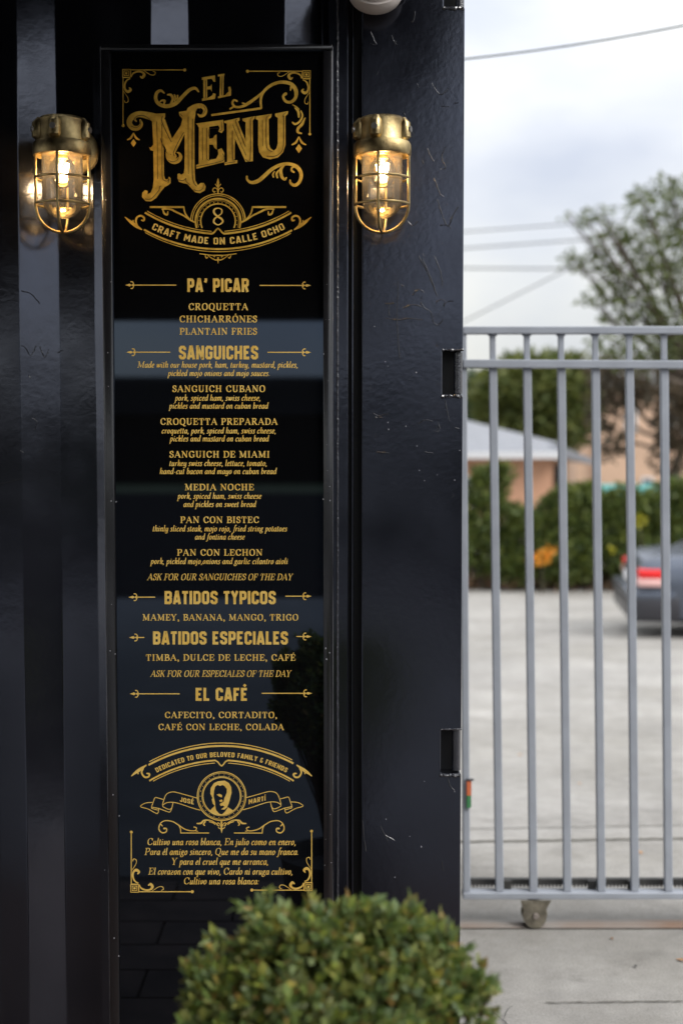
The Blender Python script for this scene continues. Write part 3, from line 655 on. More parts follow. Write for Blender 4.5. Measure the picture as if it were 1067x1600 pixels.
# text lines: (text, font, x0, x1, baseline, cap, T, t, shear, name)
SH = .155
LN = [
("PA' PICAR", 'block', 293, 389, 456.2, 21.2, 20, 20, 0, 'heading_lettering'),
('CROQUETTA', 'serif', 295, 388, 484.4, 10.4, 20, 8.5, 0, 'item_lettering'),
('CHICHARRÓNES', 'serif', 281, 402, 503.6, 10.2, 20, 8.5, 0, 'item_lettering'),
('PLANTAIN FRIES', 'serif', 281, 402, 522.8, 10.2, 20, 8.5, 0, 'item_lettering'),
('SANGUICHES', 'block', 280, 403.5, 561.6, 21.4, 20, 20, 0, 'heading_lettering'),
('Made with our house pork, ham, turkey, mustard, pickles,', 'ital', 215, 465, 574.4, 9.6, 15, 6.5, SH, 'description_lettering'),
('pickled mojo onions and mojo sauces.', 'ital', 262, 421, 587.4, 9.4, 15, 6.5, SH, 'description_lettering'),
('SANGUICH CUBANO', 'serif', 269.5, 414.5, 612.4, 10, 20, 8.5, 0, 'item_lettering'),
('pork, spiced ham, swiss cheese,', 'ital', 273, 407, 626, 9.4, 15, 6.5, SH, 'description_lettering'),
('pickles and mustard on cuban bread', 'ital', 264, 420, 638.4, 9.4, 15, 6.5, SH, 'description_lettering'),
('CROQUETTA PREPARADA', 'serif', 251, 434, 663.6, 10, 20, 8.5, 0, 'item_lettering'),
('croquetta, pork, spiced ham, swiss cheese,', 'ital', 253, 431, 677.2, 9.4, 15, 6.5, SH, 'description_lettering'),
('pickles and mustard on cuban bread', 'ital', 265, 421, 689.6, 9.4, 15, 6.5, SH, 'description_lettering'),
('SANGUICH DE MIAMI', 'serif', 265, 421, 714.8, 10, 20, 8.5, 0, 'item_lettering'),
('turkey swiss cheese, lettuce, tomato,', 'ital', 265, 417, 728, 9.4, 15, 6.5, SH, 'description_lettering'),
('hand-cut bacon and mayo on cuban bread', 'ital', 250, 433, 740.6, 9.4, 15, 6.5, SH, 'description_lettering'),
('MEDIA NOCHE', 'serif', 289, 397, 766, 9.8, 20, 8.5, 0, 'item_lettering'),
('pork, spiced ham, swiss cheese', 'ital', 277, 409, 779.2, 9.4, 15, 6.5, SH, 'description_lettering'),
('and pickles on sweet bread', 'ital', 287, 401, 792, 9.4, 15, 6.5, SH, 'description_lettering'),
('PAN CON BISTEC', 'serif', 282, 405, 817, 9.8, 20, 8.5, 0, 'item_lettering'),
('thinly sliced steak, mojo rojo, fried string potatoes', 'ital', 239, 449, 830.2, 9.4, 15, 6.5, SH, 'description_lettering'),
('and fontina cheese', 'ital', 305, 383, 843, 9.4, 15, 6.5, SH, 'description_lettering'),
('PAN CON LECHON', 'serif', 277, 410, 868, 9.8, 20, 8.5, 0, 'item_lettering'),
('pork, pickled mojo,onions and garlic cilantro aioli', 'ital', 235, 450, 881.2, 9.4, 15, 6.5, SH, 'description_lettering'),
('ASK FOR OUR SANGUICHES OF THE DAY', 'serif', 230, 458.5, 906.4, 10, 16, 6.5, .22, 'notice_lettering'),
('BATIDOS TYPICOS', 'block', 257.5, 431, 944, 20.6, 20, 20, 0, 'heading_lettering'),
('MAMEY, BANANA, MANGO, TRIGO', 'serif', 223, 466, 969.4, 9.8, 19, 8, 0, 'item_lettering'),
('BATIDOS ESPECIALES', 'block', 239.5, 450, 1007, 20.6, 20, 20, 0, 'heading_lettering'),
('TIMBA, DULCE DE LECHE, CAFÉ', 'serif', 228.5, 462, 1032.2, 9.8, 19, 8, 0, 'item_lettering'),
('ASK FOR OUR ESPECIALES OF THE DAY', 'serif', 235, 456, 1057.4, 10, 16, 6.5, .22, 'notice_lettering'),
('EL CAFÉ', 'block', 306, 386, 1095, 20.4, 20, 20, 0, 'heading_lettering'),
('CAFECITO, CORTADITO,', 'serif', 258, 433, 1121.8, 9.6, 19, 8, 0, 'item_lettering'),
('CAFÉ CON LECHE, COLADA', 'serif', 248, 444, 1140.6, 9.6, 19, 8, 0, 'item_lettering'),
('Cultivo una rosa blanca, En julio como en enero,', 'ital', 231, 462, 1320.2, 10.6, 15, 6.5, SH, 'poem_lettering'),
('Para él amigo sincero, Que me da su mano franca.', 'ital', 226, 466, 1335.6, 10.6, 15, 6.5, SH, 'poem_lettering'),
('Y para el cruel que me arranca,', 'ital', 269, 419, 1351, 10.6, 15, 6.5, SH, 'poem_lettering'),
('El corazon con que vivo, Cardo ni oruga cultivo,', 'ital', 232, 457, 1366.4, 10.6, 15, 6.5, SH, 'poem_lettering'),
('Cultivo una rosa blanca:', 'ital', 288, 405, 1381.6, 10.6, 15, 6.5, SH, 'poem_lettering'),
]
for tx, fo, x0_, x1_, ba, ca, T, t, sh, nm in LN:
    tr = 9 if fo == 'block' else (9 if fo == 'serif' and not sh else (0 if fo == 'serif' else 4))
    Art().text(tx, fo, x0_, x1_, ba, ca, T, t, tr, sh).build(nm, M_gold2, sign)
# arrows beside the headings
def arrow(tip, end, y):
    s = 1 if end > tip else -1; a = Art()
    a.line([(tip + 10 * s, y), (end, y)], 1.5)
    a.poly([(tip, y), (tip + 7 * s, y - 2.2), (tip + 10 * s, y), (tip + 7 * s, y + 2.2)])
    for q in (-1, 1): a.w([(tip + 10 * s, y, 1), (tip + 13 * s, y + q * 2.2, 1.3), (tip + 11.5 * s, y + q * 5, 1.6), (tip + 8.5 * s, y + q * 5.2, 1.4)], 3)
    a.line([(tip + 13.5 * s, y - 3), (tip + 13.5 * s, y + 3)], 1); a.build('arrow_ornament', M_gold2, sign)
for args in ((196, 276, 445.5), (486, 406, 446), (198, 266.5, 550.3), (486, 418, 550.5), (201, 243, 933), (487, 446, 931.5), (202, 226, 996), (487, 463, 994.5), (203, 281, 1084), (488, 409, 1083.2)): arrow(*args)
# corner ornaments: template around the top left corner
def corner(ox, oy, sx_, sy_, lh, lv, m, ball=True):
    a = Art(); T_ = lambda pts: [(ox + p[0] * sx_, oy + p[1] * sy_, *p[2:]) for p in pts]
    for q in ((0, 0, 12, 12), (2.4, 2.4, 9.6, 9.6)):
        a.line([T_([(q[0], q[1])])[0][:2], T_([(q[2], q[1])])[0][:2], T_([(q[2], q[3])])[0][:2], T_([(q[0], q[3])])[0][:2]], 1.1, True)
    a.poly([p[:2] for p in T_([(4.3, 4.3), (7.7, 4.3), (7.7, 7.7), (4.3, 7.7)])])
    a.line([p[:2] for p in T_([(12, .8), (lh, .8)])], 1.5); a.line([p[:2] for p in T_([(.8, 12), (.8, lv)])], 1.5)
    if ball: a.dot(*T_([(lh, .9)])[0], 2.5)
    if lv > 80 or not ball: a.dot(*T_([(.9, lv)])[0], 2.3)
    A1 = [(13.5, 12, 1.6), (15, 8, 2), (18.5, 5, 2.6), (25, 3.2, 2.8), (31, 4.5, 3.2), (33.8, 8.5, 4.4), (31, 12.8, 3.8), (27.8, 11, 2)]
    a.w(T_(A1)); a.w(T_([(p[1], p[0] + 1, p[2]) for p in A1]))
    A2 = [(33, 1.5, .9), (38, 5, .9), (44, 8.5, 1), (49.5, 8.5, 1.2), (51, 4.5, 1.3), (47.5, 3, 1.2)]
    a.w(T_(A2)); a.w(T_([(p[1], p[0] + 1, p[2]) for p in A2]))
    a.line([p[:2] for p in T_([(13, 1), (13, 12)])], .9); a.line([p[:2] for p in T_([(1, 13), (12, 13)])], .9)
    a.build('corner_ornament', m, sign)
corner(192, 108.5, 1, 1, 97, 88, M_gold)
corner(485, 110.5, -1, 1, 98, 99, M_gold)
corner(204.8, 1394, 1, -1, 96, 94, M_gold2)
corner(487.8, 1391.5, -1, -1, 94, 93, M_gold2)
# EL MEÑU logo
a = Art()
a.poly([(318, 122), (324, 121), (324.2, 156), (318.2, 157)]); a.poly([(315.8, 121), (336, 117.8), (337, 128), (334, 127.8), (331, 123), (315.8, 125)])
a.poly([(323, 135.5), (329.5, 134.5), (331, 131), (331.3, 143.5), (329.5, 139.5), (323, 140)]); a.poly([(316, 154), (325, 153), (331.5, 149.5), (333.5, 145.5), (337.4, 147), (336.2, 154.6), (316, 157.8)])
a.poly([(344.2, 117), (350.2, 116), (349.4, 151), (343.2, 152)]); a.poly([(341, 116.4), (351, 115), (351, 118), (341, 119.6)]); a.poly([(340.8, 150.6), (352, 148.6), (357.5, 143), (357, 136), (360, 135.3), (361.6, 140), (361, 149.5), (341, 153.6)])
a.build('logo_lettering', M_gold, sign)
a = Art(.0009)
a.line([(321.6, 126), (321.8, 153)], .9); a.build('logo_inline', M_brown, sign); a = Art(.0009); a.line([(347.6, 119), (346.8, 149)], .9); a.build('logo_inline', M_brown, sign)
a = Art()   # M
a.poly([(238, 178), (258.5, 177), (258.5, 182.5), (255.5, 190), (256.2, 234), (256.6, 274), (258.5, 280), (262.5, 280.5), (264.5, 276), (267, 279), (267, 286), (263, 289.5), (258, 292), (252, 299), (245, 309), (236.5, 314.8), (228, 314.3), (222.3, 308), (222.6, 301), (227, 297), (231.5, 298.6), (231, 303.5), (236, 301), (239.3, 293), (240.6, 281), (239.8, 220), (238.2, 190), (231, 184), (234, 177)])
a.poly([(239.8, 226), (236.4, 230.6), (233.4, 230), (235.6, 234.6), (239.8, 236)])
a.poly([(252, 183), (258.5, 187), (269, 216), (275, 232), (270, 242), (262, 238), (250, 212)])
a.poly([(280, 175), (297, 172), (304, 190), (289, 209), (274, 240), (265, 241), (262, 232), (269, 217), (283, 196), (285.6, 186), (281, 181)])
a.poly([(289, 205), (289.5, 186), (298, 172), (306, 164.5), (312, 165), (306, 176), (304, 190), (304.4, 262), (305.5, 282), (309.6, 289.6), (313.5, 286), (318.8, 286), (321.8, 291.5), (320.4, 297.5), (312.8, 301.8), (305, 300.3), (300, 295), (293.5, 287.8), (286, 286), (280, 284), (277.6, 278), (278, 272), (280.6, 270.8), (283.5, 273), (287.6, 270.5), (288.8, 262)])
a.w([(243, 184, 13), (231, 180.5, 11), (217, 178.5, 9.5), (206, 183.5, 9), (202.6, 192, 8.5), (207.5, 199.6, 8), (216.5, 200, 7), (221.5, 194, 5), (219.5, 187.5, 2.5)])
a.w([(213, 181, 4), (210.6, 186, 3.5), (213.6, 189.6, 2)])
a.w([(298, 173, 12), (306, 167, 9), (315, 165.5, 7), (320.8, 171, 6.5), (319.5, 178.5, 6), (313.5, 181.4, 4.5), (309.6, 178.5, 2)])
a.w([(263, 237, 7), (264, 246, 8), (270, 252, 8), (278, 251, 8), (282.5, 245, 6), (280.5, 239.5, 3), (277.5, 238.5, 2)]); a.dot(271.5, 244.5, 5)
a.build('logo_lettering', M_gold, sign)
a = Art()   # E Ñ U
a.poly([(306.5, 193), (349, 187.2), (350.4, 203), (346.5, 208), (341.5, 205.6), (343.5, 200), (341.5, 196), (327.4, 198), (311, 199.5), (309.5, 196)])
a.poly([(311.2, 197), (327.4, 196), (326.8, 254), (311, 258)]); a.poly([(326, 217), (333, 216), (335.5, 212), (338.6, 210), (339, 234), (335.4, 231), (333, 226), (326, 226)])
a.poly([(306.8, 258), (326.5, 250), (338, 248), (341.5, 241), (340.6, 234), (346.5, 231.5), (350.8, 239), (351, 253.2), (307, 263.8)])
a.poly([(350, 189.4), (374.5, 184), (374.6, 188), (370.8, 191.4), (367.4, 194), (367, 250.6), (371, 250), (371.2, 255), (351.2, 258), (351, 254.2), (355.2, 252.8), (354.6, 193), (351, 192.2)])
a.poly([(357, 192), (371, 187), (390, 235), (395, 250), (384, 253), (362, 205)])
a.poly([(379, 185.4), (398.6, 181.5), (398.2, 185.2), (395.2, 188.6), (395.4, 251.8), (384, 253), (384, 191), (379.6, 189)])
a.poly([(399.8, 181.8), (424.8, 177.8), (424, 183), (420, 186.5), (420.6, 225), (423, 232), (428, 235.4), (432, 232), (434.2, 224), (434.2, 184.5), (430.2, 181.6), (430, 177.4), (450.4, 173.6), (450, 178), (446, 181.6), (446.2, 226), (442.5, 238), (434.5, 246), (422, 249.2), (411, 246), (405.2, 238), (403.4, 226), (403.6, 188), (400, 186.4)])
a.line([(330.5, 180), (408.5, 169.2)], 3.4); a.w([(408.4, 168.5, 3.4), (407.6, 156, 3.6), (411, 145, 4.2), (420, 135.6, 4.5), (433, 129.4, 5), (447, 128.8, 5.4), (457.6, 133.4, 6), (462.8, 143, 6), (461.6, 153, 5), (454.8, 159.4, 4.6), (446.6, 158.4, 4.4), (442.6, 151, 3.8), (446.4, 146.6, 5)])
a.w([(455, 136, 4), (454, 141, 2)]); a.w([(421, 134.5, 4), (409, 146, 4), (398, 154.6, 4.4), (388, 161.6, 5), (378, 166.6, 4), (368, 167, 3.6), (363.4, 161.4, 3.4), (365.8, 156.4, 3), (370.4, 158, 3)]); a.w([(360, 170, 3), (366, 166.4, 2.6)]); a.w([(379, 161, 2), (383, 162.6, 3)])
a.build('logo_lettering', M_gold, sign)
a = Art(.0009)
for pts, wd in (([(253.4, 194), (253.8, 240), (253.9, 275), (256.4, 281.4), (262, 283), (264.6, 279)], .9), ([(245.4, 190), (246.4, 230), (246.6, 280)], .7), ([(254.8, 181), (252.8, 186.5), (254.5, 193), (262, 210), (268.4, 222)], .9),
                ([(301.2, 186), (300.8, 240), (301, 272), (303.6, 286), (308, 291.2)], .9), ([(294.6, 182), (294.6, 230), (294.8, 272)], .7), ([(287.5, 207), (279, 222), (271.6, 238), (273, 244)], .9), ([(251, 216), (256, 230), (262, 240)], .9),
                ([(235, 187), (226, 181), (216, 181.2), (210.8, 185.4), (210.6, 190), (214, 191.4)], .9), ([(220.6, 188), (220, 195), (213, 199.6), (205, 197)], .8), ([(306, 176), (309, 170), (313.4, 170.6), (312, 175)], .9), ([(318.6, 165), (321.4, 172), (317, 178.6), (311, 178)], .7),
                ([(263, 250.5), (270, 253), (277.6, 250), (280, 243)], .8), ([(227, 311), (236, 311), (243, 304.4), (249, 297), (250, 291.6), (252.6, 291)], .9), ([(263, 286), (265, 280)], .8), ([(279, 281), (285, 282.4), (289, 281), (291, 278.6), (291.4, 283.6), (297, 289)], .9), ([(303, 296.4), (311, 298.4), (317.4, 294.4), (318.4, 288)], .8), ([(282, 178), (286, 182)], .8),
                ([(307.6, 260.4), (348.6, 251.2), (348, 240)], .8), ([(323.6, 200), (323.6, 248), (332, 246.8)], .9), ([(341, 200.5), (327, 202), (327, 214)], .7), ([(316.8, 200), (317.2, 250)], .7), ([(346.4, 191), (347, 202), (343.4, 205)], .7),
                ([(363.6, 204), (363.8, 247), (367, 249)], .9), ([(371, 186.6), (368.4, 189), (374, 204), (384, 229)], .9), ([(391.6, 187), (391.4, 248), (384, 249)], .9), ([(364, 195), (374, 219), (385, 243)], .7), ([(352, 255.4), (368, 252.8)], .7),
                ([(416.4, 187), (416.6, 226), (420.4, 234.6), (426, 237)], .9), ([(410.4, 188), (410.8, 228)], .7), ([(443.6, 181), (443.4, 226), (438, 239.4), (428, 244.4), (417, 244)], .9), ([(447, 176), (442.6, 180), (443.8, 184)], .7), ([(421, 179.6), (417, 183.4), (416.4, 188)], .7), ([(396, 182.4), (392, 186), (391.6, 190)], .7), ([(407.6, 150), (396, 160.4), (405.4, 158)], .5)):
    if len(pts) == 2: a.line(pts, wd)
    else: a.w([(x, y, wd) for x, y in pts], 3)
a.build('logo_inline', M_brown, sign)
a = Art()   # flourishes round the logo, each one a piece
a.w([(257, 145.5, 2), (251.5, 141.5, 4), (245.2, 145.5, 5), (243.8, 155, 5.5), (249.5, 163, 5.5), (261.5, 166, 6), (275, 161.5, 6), (285.5, 151, 5.5), (296, 140.8, 5), (305, 137.8, 4.5), (310.5, 143.2, 2.5)])
a.w([(250, 160, 1.5), (253, 157, 2.6), (257.4, 157.6, 4), (256.6, 163, 2)]); a.w([(262.4, 148, 2.4), (267.4, 148.4, 4), (270.6, 155, 4), (266, 164.5, 3)])
a.w([(273, 148, 2), (274.4, 153, 3), (273.4, 158, 2)], 3); a.w([(278, 149, 2), (277.8, 153, 2.6), (276, 155.6, 1.5)], 3)
a.build('flourish', M_gold, sign); a = Art()
a.w([(457, 163.5, 1.4), (463, 167, 1.8), (468, 171.2, 1.2)]); a.w([(461, 168.6, 2), (466, 174, 4), (467, 182.6, 3)]); a.w([(470, 172.6, 1.6), (472.6, 181, 3), (468.6, 189.6, 3), (461.6, 194, 3.4), (457.2, 191.4, 2.6)]); a.w([(476.6, 184.4, 2), (472, 194, 4.4), (466, 200.6, 4.4), (465.4, 206.4, 3.8), (470.8, 208.4, 2.6)])
a.build('flourish', M_gold, sign); a = Art()
a.w([(386, 275.7, 3), (386.8, 281, 3.6), (393.5, 285.3, 5), (404, 282.4, 6), (414.5, 273.6, 6), (426.5, 263.4, 5.5), (440, 257.2, 5), (453.5, 256.4, 5), (465, 261.6, 6), (470.6, 272, 5.6), (468.4, 283.4, 5), (461, 289.6, 5), (454.4, 286.4, 4), (453.4, 281.8, 2.5)])
a.w([(444, 258, 3), (439, 265, 5), (440, 275, 5), (444.6, 280.4, 4), (447.6, 277.6, 2)]); a.w([(435.6, 266, 1.8), (432.2, 271.4, 3.4), (433.6, 277.4, 3)], 3); a.w([(429.4, 267.6, 1.6), (426.6, 272.4, 2.8), (427.4, 276.8, 2.2)], 3); a.w([(463, 260.4, 3), (457, 261.4, 3), (455.6, 266, 3), (459, 269, 3.2)])
a.build('flourish', M_gold, sign)
for cx_, cy_, k in ((467, 213.5, 1), (209, 207.5, .86)):
    a = Art()
    for q in (-1, 1): a.w([(cx_, cy_, 1.4), (cx_ + q * 4.6 * k, cy_ + 9 * k, 3.4), (cx_ + q * 10.6 * k, cy_ + 12.6 * k, 2)])
    a.poly([(cx_, cy_ + 11.5 * k), (cx_ + 5 * k, cy_ + 18.6 * k), (cx_, cy_ + 26 * k), (cx_ - 5 * k, cy_ + 18.6 * k)]); a.build('diamond_ornament', M_gold, sign)
# round emblem with the number eight and the curved ribbon
a = Art(); cx_, cy_ = 341, 345.5
a.ring(cx_, cy_, 42.6, 1.6, math.pi * 1.0, math.pi * 2.0); a.ring(cx_, cy_, 39.8, 1.1, math.pi * 1.0, math.pi * 2.0); a.ring(cx_, cy_, 35, 3, math.pi * .9, math.pi * 2.1); a.ring(cx_, cy_, 32, .8, math.pi * .9, math.pi * 2.1); a.ring(cx_, cy_, 27, 2.2, math.pi * .87, math.pi * 2.13)
for k in range(17): an = math.pi * (.94 + 1.12 * k / 16); a.dot(cx_ + 29.6 * math.cos(an), cy_ + 29.6 * math.sin(an), .8)
a.build('emblem_ring', M_gold, sign)
a = Art(); a.w([(341, 325.2, 1.6), (335.4, 327.4, 3), (334.8, 332.4, 3.2), (340, 338, 3), (346.4, 342, 3.2), (348, 347, 2.6), (341.4, 351.4, 1.6), (335, 348, 2.8), (335.2, 342.6, 2.8), (341, 337.6, 1.6), (346.4, 333.4, 2), (346.6, 327.6, 2)], 5, True); a.build('number_lettering', M_gold2, sign)
a = Art()
for q in (-1, 1):
    m_ = lambda pts: [(341 + q * (341 - x), *r) for x, *r in pts]
    A_, B_, C_ = m_([(227, 332.2)])[0], m_([(285, 357.2)])[0], m_([(332.4, 365.2)])[0]; a.arc3(A_, B_, C_, 3)
    A_, B_, C_ = m_([(230.5, 329.8)])[0], m_([(283, 352.6)])[0], m_([(331, 361.4)])[0]; a.arc3(A_, B_, C_, 1.3)
    a.w(m_([(331.5, 365.1, 3), (335, 363, 2.6), (338, 359.2, 2.4), (341, 357, 2.4)]), 3)
    a.line([p[:2] for p in m_([(234.5, 323.6), (288, 323.6)])], 3)
    a.w(m_([(287.4, 323.4, 2.4), (289.6, 333, 2.4), (296, 342, 2.4), (304, 347.2, 2.6)])); a.w(m_([(254, 326.8, 2.5), (261, 326.2, 3), (268, 327.4, 3), (275, 331, 3), (287, 336.9, 2.5), (298, 344.2, 2.6), (306, 347.6, 2.6)]))
    a.w(m_([(254.8, 327.8, 2), (257.4, 334, 3), (261.8, 335.4, 2.8), (262.6, 331, 2)]))
    a.w(m_([(195.6, 339, 1), (204.5, 346.6, 4.6), (213.5, 353.4, 5), (221.8, 358.6, 2)])); a.w(m_([(214.4, 352, 3), (212.8, 345.4, 3), (215, 339.2, 3), (220.6, 337.2, 3), (225.4, 340, 3), (225, 344.6, 3), (221, 343.8, 1.6)])); a.w(m_([(209, 349, 1.6), (208.4, 343.8, 1.6)]))
    a.w(m_([(312, 396.4, 1.2), (324, 398, 1.4), (332, 399, 1.6), (341, 399, 2)])); a.w(m_([(321, 399, 1.4), (322.8, 403.4, 1.8), (325.4, 401.4, 1.4)])); a.w(m_([(324, 398, 1), (331, 403.4, 1.6), (338, 406.4, 1.8), (341, 404, 1.6)])); a.w(m_([(333, 399, 1.4), (336, 402, 1.6)]))
    a.w(m_([(341, 302, 2), (339.8, 296, 1.4), (335.4, 293.6, 1.4), (332.6, 297, 1.6), (335, 300.4, 1.6), (337, 299, 1.2)])); a.w(m_([(341, 294, 1.4), (338.6, 290, 1.4), (336.6, 287.6, 1.4)]))
a.arc3((225.4, 358.8), (341, 389.3), (456.4, 359.8), 2.8); a.arc3((227.4, 363.4), (341, 393.4), (454.6, 364.6), 1.2)
a.poly([(341, 278), (343, 285), (341.8, 296), (342, 303), (340, 303), (340.2, 296), (339, 285)]); a.poly([(339.4, 402), (342.6, 402), (341.4, 411.8), (340.6, 411.8)])
a.build('ribbon_banner', M_gold, sign)
R_ = 233; half = math.asin(95.6 / R_)
Art().arc_text('CRAFT MADE ON CALLE OCHO', 341.5, 376.6 - R_, R_, math.pi / 2 + half + .035, math.pi / 2 - half - .035, 11, 17, up=False).build('banner_lettering', M_gold2, sign)
# lower badge
AX = 346.4
a = Art()
a.arc3((233.6, 1190.2), (345.6, 1160.8), (456.8, 1187.4), 1.4); a.arc3((232.4, 1195.2), (345.8, 1165.4), (458.6, 1192.8), 3)
for q in (-1, 1):
    m_ = lambda pts: [(AX + q * (AX - x), *r) for x, *r in pts]
    a.arc3(m_([(233.7, 1220)])[0], m_([(284, 1197.6)])[0], m_([(336.6, 1188)])[0], 2.6); a.arc3(m_([(239.6, 1220.6)])[0], m_([(288, 1200.4)])[0], m_([(336.2, 1192.2)])[0], 1.2)
    a.w(m_([(336.4, 1188, 2.4), (340.4, 1190.2, 2.2), (343.6, 1194.4, 2), (346.4, 1196.8, 2)]), 3)
    a.w(m_([(205.4, 1212.8, 1), (211, 1208, 3.6), (218, 1203, 5), (228.8, 1195.6, 2)])); a.w(m_([(224, 1200.6, 3), (221.8, 1207, 2.6), (226, 1213.8, 2.8), (232, 1213.8, 2.8), (234, 1209.4, 3), (229.8, 1208.4, 2)])); a.w(m_([(216, 1205, 2), (216.4, 1209.6, 1.6)]))
a.build('ribbon_banner', M_gold2, sign)
R_ = 222; half = math.asin(103 / R_)
Art().arc_text('DEDICATED TO OUR BELOVED FAMILY & FRIENDS', AX, 1178.8 + R_, R_, -math.pi / 2 - half, -math.pi / 2 + half, 7.6, 19, up=True).build('banner_lettering', M_gold2, sign)
a = Art(); cx_, cy_ = 346.6, 1243.9
for r, wd in ((38, 1.5), (36, .8), (30.8, .8), (29.2, 1.4)): a.ring(cx_, cy_, r, wd)
for k in range(26): an = math.pi * 2 * k / 26; a.dot(cx_ + 33.4 * math.cos(an), cy_ + 33.4 * math.sin(an), .65)
a.build('medallion_ring', M_gold2, sign)
a = Art()
a.poly([(329, 1240), (329.6, 1231), (334.5, 1223.6), (341, 1220.6), (351.5, 1219.6), (358, 1223.6), (361.6, 1230), (362, 1239), (359.7, 1248), (357.8, 1255), (355, 1261.6), (351, 1264.8), (345.6, 1264.6), (351, 1260.6), (349, 1258.6), (345, 1259.4), (343.6, 1256), (347, 1254), (350, 1252.4), (350.6, 1247), (352.6, 1243.6), (354.6, 1238), (354.6, 1232.5), (351, 1228), (347.8, 1226.4), (344, 1228), (340, 1226.2), (336.4, 1229.4), (334.8, 1236), (334, 1244), (336.2, 1253), (336.6, 1260), (333, 1256), (331, 1249), (332.4, 1247)])
a.poly([(327, 1268.4), (331.5, 1263), (336.4, 1258.6), (338, 1266), (343, 1271.4), (347, 1272.6), (352, 1268), (356.6, 1261.2), (361, 1264), (365.4, 1266.8), (358.6, 1271.4), (347, 1273.6), (335, 1272.6)])
a.poly([(338.6, 1241.6), (343, 1240), (347.4, 1242.4), (347, 1246), (342.6, 1244.4)]); a.poly([(342.6, 1250.4), (347, 1249), (348.6, 1252), (344, 1253)])
a.build('portrait', M_gold2, sign)
a = Art()
for q in (-1, 1):
    m_ = lambda pts: [(346.8 + q * (346.8 - x), y - (.8 if q > 0 else 0), 1.25) for x, y in pts]
    for pts in ([(308.6, 1247), (293.4, 1242.8), (279.3, 1238.8), (271, 1237.2), (264, 1238.6), (259.7, 1242), (256.9, 1248.4), (254.2, 1257.5)],
                [(314, 1266), (299, 1261.8), (282, 1256), (271, 1253.6), (261, 1254.2), (255.4, 1257.6), (255.6, 1260.8), (265.3, 1264.6), (270, 1260)], [(271, 1254), (268.6, 1263), (266.4, 1268), (263.6, 1268.6), (256, 1266), (248.4, 1263)],
                [(255.4, 1249), (248, 1247), (242.8, 1246.2), (240, 1253), (237.2, 1261.8), (241, 1264), (247.6, 1265.6), (248.4, 1262.6)], [(237.6, 1261), (248.4, 1263.2)], [(248.4, 1264.6), (247.4, 1269.8), (244, 1270.6), (232, 1264), (220.3, 1260.4), (224, 1256.4), (230, 1254.2), (238.6, 1253.6)]):
        a.w(m_(pts), 4)
    m2 = lambda pts: [(346.4 + q * (346.4 - x), *r) for x, *r in pts]
    a.w(m2([(251.6, 1288, 2), (254.6, 1291, 1.4)])); a.w(m2([(256.8, 1294.4, 3), (260.6, 1294.6, 2), (260, 1299.6, 1.8), (253.6, 1301, 2), (248.8, 1295.4, 2), (251, 1286.6, 1.8), (258.3, 1282.2, 1.6), (269.5, 1283.4, 1.6), (279.3, 1289, 1.8), (287.8, 1294.8, 1.8), (297.6, 1297.8, 1.6), (305.4, 1297.6, 1.5), (307.4, 1293.6, 1.5), (303.6, 1292.2, 2)]))
    a.w(m2([(279.3, 1289, 1.4), (282.2, 1294.6, 1.6), (282.9, 1301.6, 1.6)])); a.line([p[:2] for p in m2([(282.4, 1301.4), (327, 1301.4)])], 1.5); a.w(m2([(304, 1297.8, 1.2), (309.6, 1298.8, 1.4)]))
    a.w(m2([(307.5, 1286.6, 1.6), (314.5, 1286, 3), (319, 1281.8, 2.4), (328.5, 1281.6, 1.6), (335.6, 1285, 1.5), (341.2, 1289, 1)])); a.w(m2([(321, 1283.6, 2), (318.4, 1287.6, 2.2), (320.6, 1290, 1.6)])); a.w(m2([(327, 1283.6, 1.4), (333, 1285.4, 1.8), (337, 1288.6, 1)]))
    a.w(m2([(346.4, 1294, 1.6), (344, 1288, 1.2), (340.6, 1285.4, 1.4), (339.6, 1289, 1.4), (342.6, 1290, 1.2)])); a.w(m2([(346.4, 1295, 1.4), (342.6, 1294, 1.2), (341.4, 1291.6, 1)]))
a.poly([(344.8, 1283), (348, 1283), (347.2, 1292), (348.4, 1295), (346.6, 1301.8), (344.6, 1295), (345.6, 1292)])
a.build('ribbon_scroll', M_gold2, sign)
def tilt_text(tx, x0_, x1_, y0_, y1_, cap, T):
    a = Art(); sh = layout(tx, 'block', T, T, 12); xs_ = [v.x for vs, _ in sh for v in vs]; A_, B_ = min(xs_), max(xs_)
    for vs, fs in sh: a.put([(x0_ + (v.x - A_) / (B_ - A_) * (x1_ - x0_), y0_ + (v.x - A_) / (B_ - A_) * (y1_ - y0_) - v.y * cap / 100) for v in vs], fs)
    a.build('banner_lettering', M_gold2, sign)
tilt_text('JOSÉ', 281.4, 303, 1252.4, 1257, 7.4, 19); tilt_text('MARTÍ', 388.8, 415.6, 1256.6, 1250.6, 7.4, 19)
